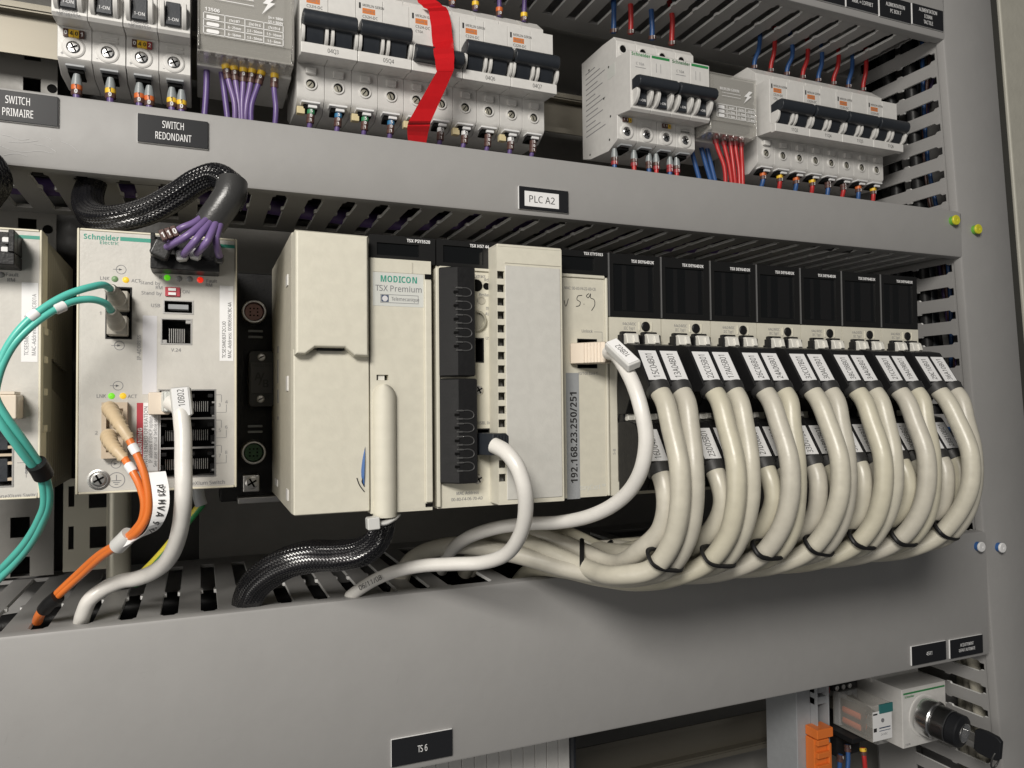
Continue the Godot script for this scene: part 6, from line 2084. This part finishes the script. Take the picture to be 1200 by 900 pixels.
	part("shrink_tube", b, M.shrink, t)
	var wp := [[Vector3(-223.7, 150.9, -8.0), Vector3(-229.2, 145.3, -4.0), Vector3(-234.5, 142.4, -4.0), Vector3(-237.6, 139.9, -9.0), Vector3(-239.5, 138.6, -20.0)], [Vector3(-221.4, 150.1, -7.0), Vector3(-226.1, 143.4, 0.0), Vector3(-232.1, 137.5, 2.0), Vector3(-238.2, 134.2, -2.0), Vector3(-242.3, 133.4, -12.0)], [Vector3(-219.8, 149.3, -7.0), Vector3(-223.8, 142.3, 0.0), Vector3(-228.3, 135.1, 3.0), Vector3(-231.8, 131.3, -2.0), Vector3(-233.5, 131.4, -14.0)], [Vector3(-217.9, 149.1, -7.0), Vector3(-220.3, 141.8, -0.0), Vector3(-223.0, 135.1, 3.0), Vector3(-226.0, 132.2, -2.0), Vector3(-227.6, 132.7, -14.0)], [Vector3(-215.9, 149.1, -8.0), Vector3(-217.5, 143.5, -3.0), Vector3(-218.7, 137.9, -1.0), Vector3(-217.9, 133.6, -4.0), Vector3(-216.5, 131.3, -14.0)]]
	for q in wp:
		b = mb()
		b.tube(curve(q, 7), 1.75, 14)
		part("violet_wire", b, M.violet, t)
	b = mb()
	for q in [[Vector3(-234.2, 130.8, -13.0), 0.2], [Vector3(-228.0, 132.0, -13.0), -0.2]]: b.box(q[0], Vector3(5.6, 5.4, 6), 1.2, Basis(Vector3(0, 0, 1), q[1]))
	part("ferrule_collar", b, M.marker_white, t)
	b = mb()
	b.box(Vector3(-243.3, 132.5, -10.0), Vector3(8.5, 8.5, 8), 1.2, Basis(Vector3(0, 0, 1), -0.4))
	b.box(Vector3(-216.9, 130.6, -13.0), Vector3(4.6, 5, 6), 1.2)
	part("terminal_grip", b, M.shrink, t)
	for i in 3:
		b = mb()
		var mbas := Basis(Vector3(0, 0, 1), 0.42)
		var mc: Vector3 = (Vector3(-239.6, 138.6, 0.0)) + mbas * Vector3((i - 1) * 2.7, 0, 0)
		b.box(mc, Vector3(2.6, 5.2, 4.6), 0.4, mbas)
		var mk := part("wire_marker", b, M.marker_brown, t)
		text(mk, "110"[i], mc + Vector3(0, 0, 2.35), 2.6, M.white_print, mbas, 0.9, 700)
	# dark sleeve peeping in at the left edge
	b = mb()
	braid(b, curve([Vector3(-337.7, 181.7, -60.0), Vector3(-329.4, 179.4, -52.0), Vector3(-324.0, 176.0, -50.0), Vector3(-322.3, 171.3, -54.0), Vector3(-325.5, 166.7, -64.0), Vector3(-332.9, 162.4, -74.0)], 6), 7, 8, 5, Vector3(0, 0.3, 1))
	single("braided_sleeve", b, M.braid, "black braided sleeve end at the left photo edge, below SWITCH PRIMAIRE", "cable sleeve")
	# braided sleeve under the power supply
	t = thing("braided_harness", "black braided sleeve tied under the power supply module and dropping into the lower duct", "wire harness", Vector3(-168.7, -25.4, -20.0))
	b = mb()
	braid(b, curve([Vector3(-133.7, -0.3, -8.0), Vector3(-135.6, -7.2, -6.0), Vector3(-138.4, -15.4, -8.0), Vector3(-145.4, -22.2, -14.0), Vector3(-155.8, -25.0, -22.0), Vector3(-168.9, -26.2, -32.0), Vector3(-181.3, -30.2, -42.0), Vector3(-190.4, -37.0, -52.0), Vector3(-196.6, -45.6, -62.0), Vector3(-199.8, -54.8, -70.0), Vector3(-200.4, -66.0, -84.0)], 8), 6.6, 8.8, 5, Vector3(0, 0.3, 1), [0.62, 0.72, 0.9, 1.0, 1.05, 1.0, 1.0, 0.95, 0.9, 0.85])
	part("sleeve", b, M.braid, t)
	b = mb()
	b.box(Vector3(-144.1, -4.2, 8.0), Vector3(6.6, 6.4, 6), 0.7, Basis(Vector3(0, 0, 1), 0.06))
	b.tube(curve([Vector3(-142.3, -4.6, 6.0), Vector3(-137.9, -4.9, 6.0), Vector3(-133.8, -3.7, 4.0), Vector3(-129.2, -2.8, -4.0)], 5), 1.3, 10, [], false, 2.2, Vector3(0, 1, 0))
	part("clear_tie", b, M.tie_clear, t)


func lower_right() -> void:
	# key switch module
	var f: Rect2 = Rect2(351.2, -253.3, 55.4, 52.2)
	var t := thing("key_switch", "white rail-mounted key switch module with a chrome lock and a black-headed key in it", "key switch", Vector3(f.get_center().x, f.position.y, -165))
	var b := mb()
	b.bx(f.position.x, f.end.x, f.position.y, f.end.y, -150, -100, 0.8)
	b.bx(f.position.x - 6, f.end.x, f.end.y - 2, f.end.y + 11, -165, -128, 0.8)
	b.bx(f.position.x, f.end.x, f.position.y - 8, f.position.y + 4, -165, -128, 0.8)
	part("housing", b, M.white, t)
	flat_mark(t, Rect2(f.position.x + 1.5, f.end.y - 5.0, f.size.x - 3, 1.6), -100, "leaf_print", "green_stripe")
	text(t, "Schneider", Vector3(f.position.x + 9, f.end.y - 7.0, -99.85), 2.0, M.leaf_print, Basis(), 0.9, 700)
	text(t, "15006", Vector3(f.position.x + 5.6, f.position.y + 3.4, -99.9), 1.5, M.grey_print)
	var c: Vector3 = Vector3(378.1, -227.5, -100.0)
	b = mb()
	b.lathe([[19.2, 0], [19.2, 0.4], [18.8, 0.7], [16.5, 0.8]], at_(c), 40)
	part("raised_ring", b, M.white, t)
	var ax := Basis(Vector3(0, 1, 0), 0.16) * Basis(Vector3(1, 0, 0), 0.10)
	b = mb()
	b.lathe([[16.8, 0], [16.8, 10.5], [16.2, 11.6], [13.8, 12.2]], at_(c, ax), 40)
	var lk := part("lock_collar", b, M.chrome, t)
	b = mb()
	b.lathe([[13.8, 11.8], [14.6, 12.6], [14.6, 23.6], [14.0, 24.2], [13.4, 24.2]], at_(c, ax), 40)
	part("lock_barrel", b, M.dark_steel, lk)
	b = mb()
	b.lathe([[13.4, 24.2], [14.0, 25], [14.0, 32.6], [13.2, 33.6], [8.2, 35.2]], at_(c, ax), 40)
	part("black_cap", b, M.plate_black, lk)
	b = mb()
	b.lathe([[8.4, 34.8], [8.2, 36.0], [7.4, 36.4], [0, 36.4]], at_(c, ax), 30)
	part("key_face", b, M.chrome, lk)
	b = mb()
	b.box(c + ax * Vector3(0, 0, 41), Vector3(1.6, 7.6, 12), 0.3, ax)
	var ky := part("key", b, M.chrome, t)
	b = mb()
	b.prism(poly([-8.2, 0, -10.2, 2.6, -10.9, 9.5, -10, 18, -7.3, 21, 7.3, 21, 10, 18, 10.9, 9.5, 10.2, 2.6, 8.2, 0]), -2.3, 2.3, 0.9, Transform3D(ax * Basis(Vector3(0, 1, 0), Vector3(0, 0, 1), Vector3(1, 0, 0)), c + ax * Vector3(0, -0.6, 44)))
	part("key_head", b, M.plate_black, ky)
	b = mb()
	var kp: Vector3 = c + ax * Vector3(1.0, -8, 60)
	var pts := []
	for k in 28: pts.append(kp + Vector3(cos(TAU * k / 28) * 4.6, sin(TAU * k / 28) * 7.6 - 3, sin(TAU * k / 28) * 2))
	b.tube(pts, 0.8, 8, [], true)
	part("key_ring", b, M.shrink, ky)
	# plug-in relay
	var r: Rect2 = Rect2(298.1, -232.3, 23.5, 30.6)
	t = thing("relay", "clear-cased plug-in relay with a white label and teal corner, left of the key switch", "relay", Vector3(r.get_center().x, r.position.y, -150))
	b = mb()
	b.bx(r.position.x, r.end.x, r.position.y, r.end.y, -128, -85, 0.8)
	part("clear_case", b, M.clear, t)
	b = mb()
	b.bx(r.position.x + 0.6, r.end.x - 0.6, r.position.y + 0.6, r.end.y - 0.6, -127, -121, 0.5)
	part("relay_base", b, M.grey_block, t)
	b = mb()
	for k in 2: b.lathe([[0, -118], [4.2, -118], [4.2, -99], [0, -99]], at_(Vector3(r.position.x + 5.2, r.position.y + 7 + 9.5 * k, 0)), 20)
	part("coil", b, M.coil, t)
	b = mb()
	b.bx(r.position.x + 2, r.position.x + 3, r.position.y + 3, r.end.y - 5, -121, -94, 0.2)
	b.box(Vector3(r.get_center().x - 3, r.end.y - 6, -104), Vector3(7, 1.2, 26), 0.3, Basis(Vector3(1, 0, 0), 0.25))
	b.box(Vector3(r.get_center().x - 3, r.get_center().y + 2, -104), Vector3(7, 1.2, 22), 0.3, Basis(Vector3(1, 0, 0), -0.2))
	part("armature", b, M.steel, t)
	var lb := flat_mark(t, Rect2(r.position.x + 0.8, r.position.y + 1, r.size.x - 1.6, r.size.y * 0.80), -85, "white_label", "relay_label")
	flat_mark(t, Rect2(r.position.x + r.size.x * 0.35, r.end.y - 7.2, r.size.x * 0.65, 7.4), -85.4, "teal_label", "teal_corner", 1.2)
	flat_mark(lb, Rect2(r.position.x + r.size.x * 0.34, r.position.y + 10.6, r.size.x * 0.55, 1.0), -84.9, "blue_print", "blue_line", 0.06)
	flat_mark(lb, Rect2(r.position.x + r.size.x * 0.34, r.position.y + 8.4, r.size.x * 0.55, 0.6), -84.9, "blue_print", "blue_line", 0.06)
	flat_mark(lb, Rect2(r.position.x + 1.6, r.position.y + 8.6, 3.6, 3.2), -84.9, "black_print", "black_square", 0.06)
	flat_mark(lb, Rect2(r.position.x + 1.2, r.end.y - 8.0, 5, 1.4), -84.9, "black_print", "black_line", 0.06)
	b = mb()
	b.lathe([[1.7, 0], [1.7, 0.5], [0.9, 0.6], [0, 0.2]], at_(Vector3(r.get_center().x, r.position.y + 17.5, -84.9)), 18)
	part("test_button", b, M.grey_print, lb)
	text(lb, "24 VDC", Vector3(r.get_center().x + 2, r.position.y + 5.6, -84.86), 1.7, M.grey_print)
	b = mb()
	b.bx(r.position.x - 9, r.end.x + 2, r.position.y - 4.5, r.position.y - 0.3, -165, -98, 0.6)
	b.bx(r.position.x - 5, r.end.x, r.end.y + 0.3, r.end.y + 6, -165, -122, 0.6)
	b.bx(r.position.x - 4, r.end.x, r.position.y - 26, r.position.y - 4.6, -165, -120, 0.6)
	part("socket", b, M.black, t)
	b = mb()
	for k in 3: b.lathe([[0, 0], [2.2, 0], [2.2, 0.9], [1.4, 1.2], [0, 0.8]], at_(Vector3(r.position.x - 1 + 7.5 * k, r.end.y + 3.2, -122)), 14)
	part("socket_screw", b, M.steel, t)
	# grey terminal with an orange lever block
	var g: Rect2 = Rect2(242.0, -258.1, 19.6, 65.6)
	t = thing("rail_terminal", "grey rail terminal with an orange plug block at its front, left of the relay", "terminal", Vector3(g.get_center().x, g.position.y, -165))
	b = mb()
	b.bx(g.position.x, g.end.x - 4, g.position.y - 12, g.end.y + 16, -150, -112, 0.8)
	part("housing", b, M.grey_block, t)
	b = mb()
	for k in 7:
		if k in [2, 3]: continue
		b.bx(g.end.x - 4, g.end.x + 10, g.end.y + 6 - 9.5 * k - 6.4, g.end.y + 6 - 9.5 * k, -118, -107, 0.6)
	for q in [[0.0, 1.4], [12.6, 1.4]]: b.bx(g.end.x - 4 + q[0], g.end.x - 4 + q[0] + q[1], g.position.y - 10, g.end.y + 8, -150, -105, 0.3)
	part("terminal_body", b, M.grey_block, t)
	b = mb()
	var o: Rect2 = Rect2(250.6, -255.3, 17.8, 36.6)
	b.bx(o.position.x, o.end.x - 3.4, o.position.y, o.end.y - 9, -112, -102, 0.7)
	b.bx(o.position.x, o.end.x, o.end.y - 8, o.end.y, -112, -98, 0.7)
	b.bx(o.end.x - 3.2, o.end.x, o.position.y, o.end.y - 14, -112, -100, 0.7)
	for k in 3: b.bx(o.position.x + 1.2, o.end.x - 4, o.end.y - 14 - k * 10.5, o.end.y - 9 - k * 10.5, -103, -98.6, 0.6)
	part("orange_plug", b, M.orange, t)
	b = mb()
	b.box(Vector3(275.3, -195.2, -118.0), Vector3(14, 6, 8), 0.8)
	part("red_marker", b, M.marker_red, t)
	# loose wires beside it
	for q in [["blue wire below the relay beside the orange plug block", "blue_wire", [Vector3(304.4, -247.5, -118.0), Vector3(302.9, -259.7, -116.0), Vector3(298.2, -280.1, -114.0)]], ["red wire with a yellow marker below the relay", "red_wire", [Vector3(316.1, -250.1, -112.0), Vector3(315.6, -259.6, -110.0), Vector3(316.9, -282.1, -110.0)]], ["second blue wire rising from the bottom edge beside the orange plug block", "blue_wire", [Vector3(296.2, -254.9, -118.0), Vector3(295.0, -262.8, -118.0), Vector3(293.5, -281.0, -118.0)]]]:
		wire(q[0], "wires below the relay", q[2], 2.0, q[1], ["marker_yellow", "marker_brown"] if q[1] == "red_wire" else ["marker_brown", "marker_brown"], "1", false)
	# row of terminals at the bottom edge
	b = mb()
	var e: Rect2 = Rect2(-181.2, -219.4, 216.1, 36.0)
	t = thing("terminal_strip", "row of pale grey terminals at the bottom edge, below TS 6", "terminal strip", Vector3(e.get_center().x, e.position.y, -165))
	for k in 22:
		b = mb()
		var x := e.end.x - 9.6 * (k + 1)
		b.bx(x + 0.12, x + 9.5, e.position.y - 30, e.end.y - 1.0, -160, -128, 0.5)
		b.bx(x + 2.0, x + 7.6, e.end.y - 9, e.end.y - 5, -128.4, -126.6, 0.4)
		part("terminal", b, M.white, t)
	b = mb()
	b.bx(e.position.x - 4, e.end.x + 1.4, e.end.y - 0.8, e.end.y + 7, -165, -127, 0.5)
	b.bx(e.end.x + 0.2, e.end.x + 2.4, e.position.y - 30, e.end.y + 9, -165, -122, 0.5)
	part("end_plate", b, M.navy, t)
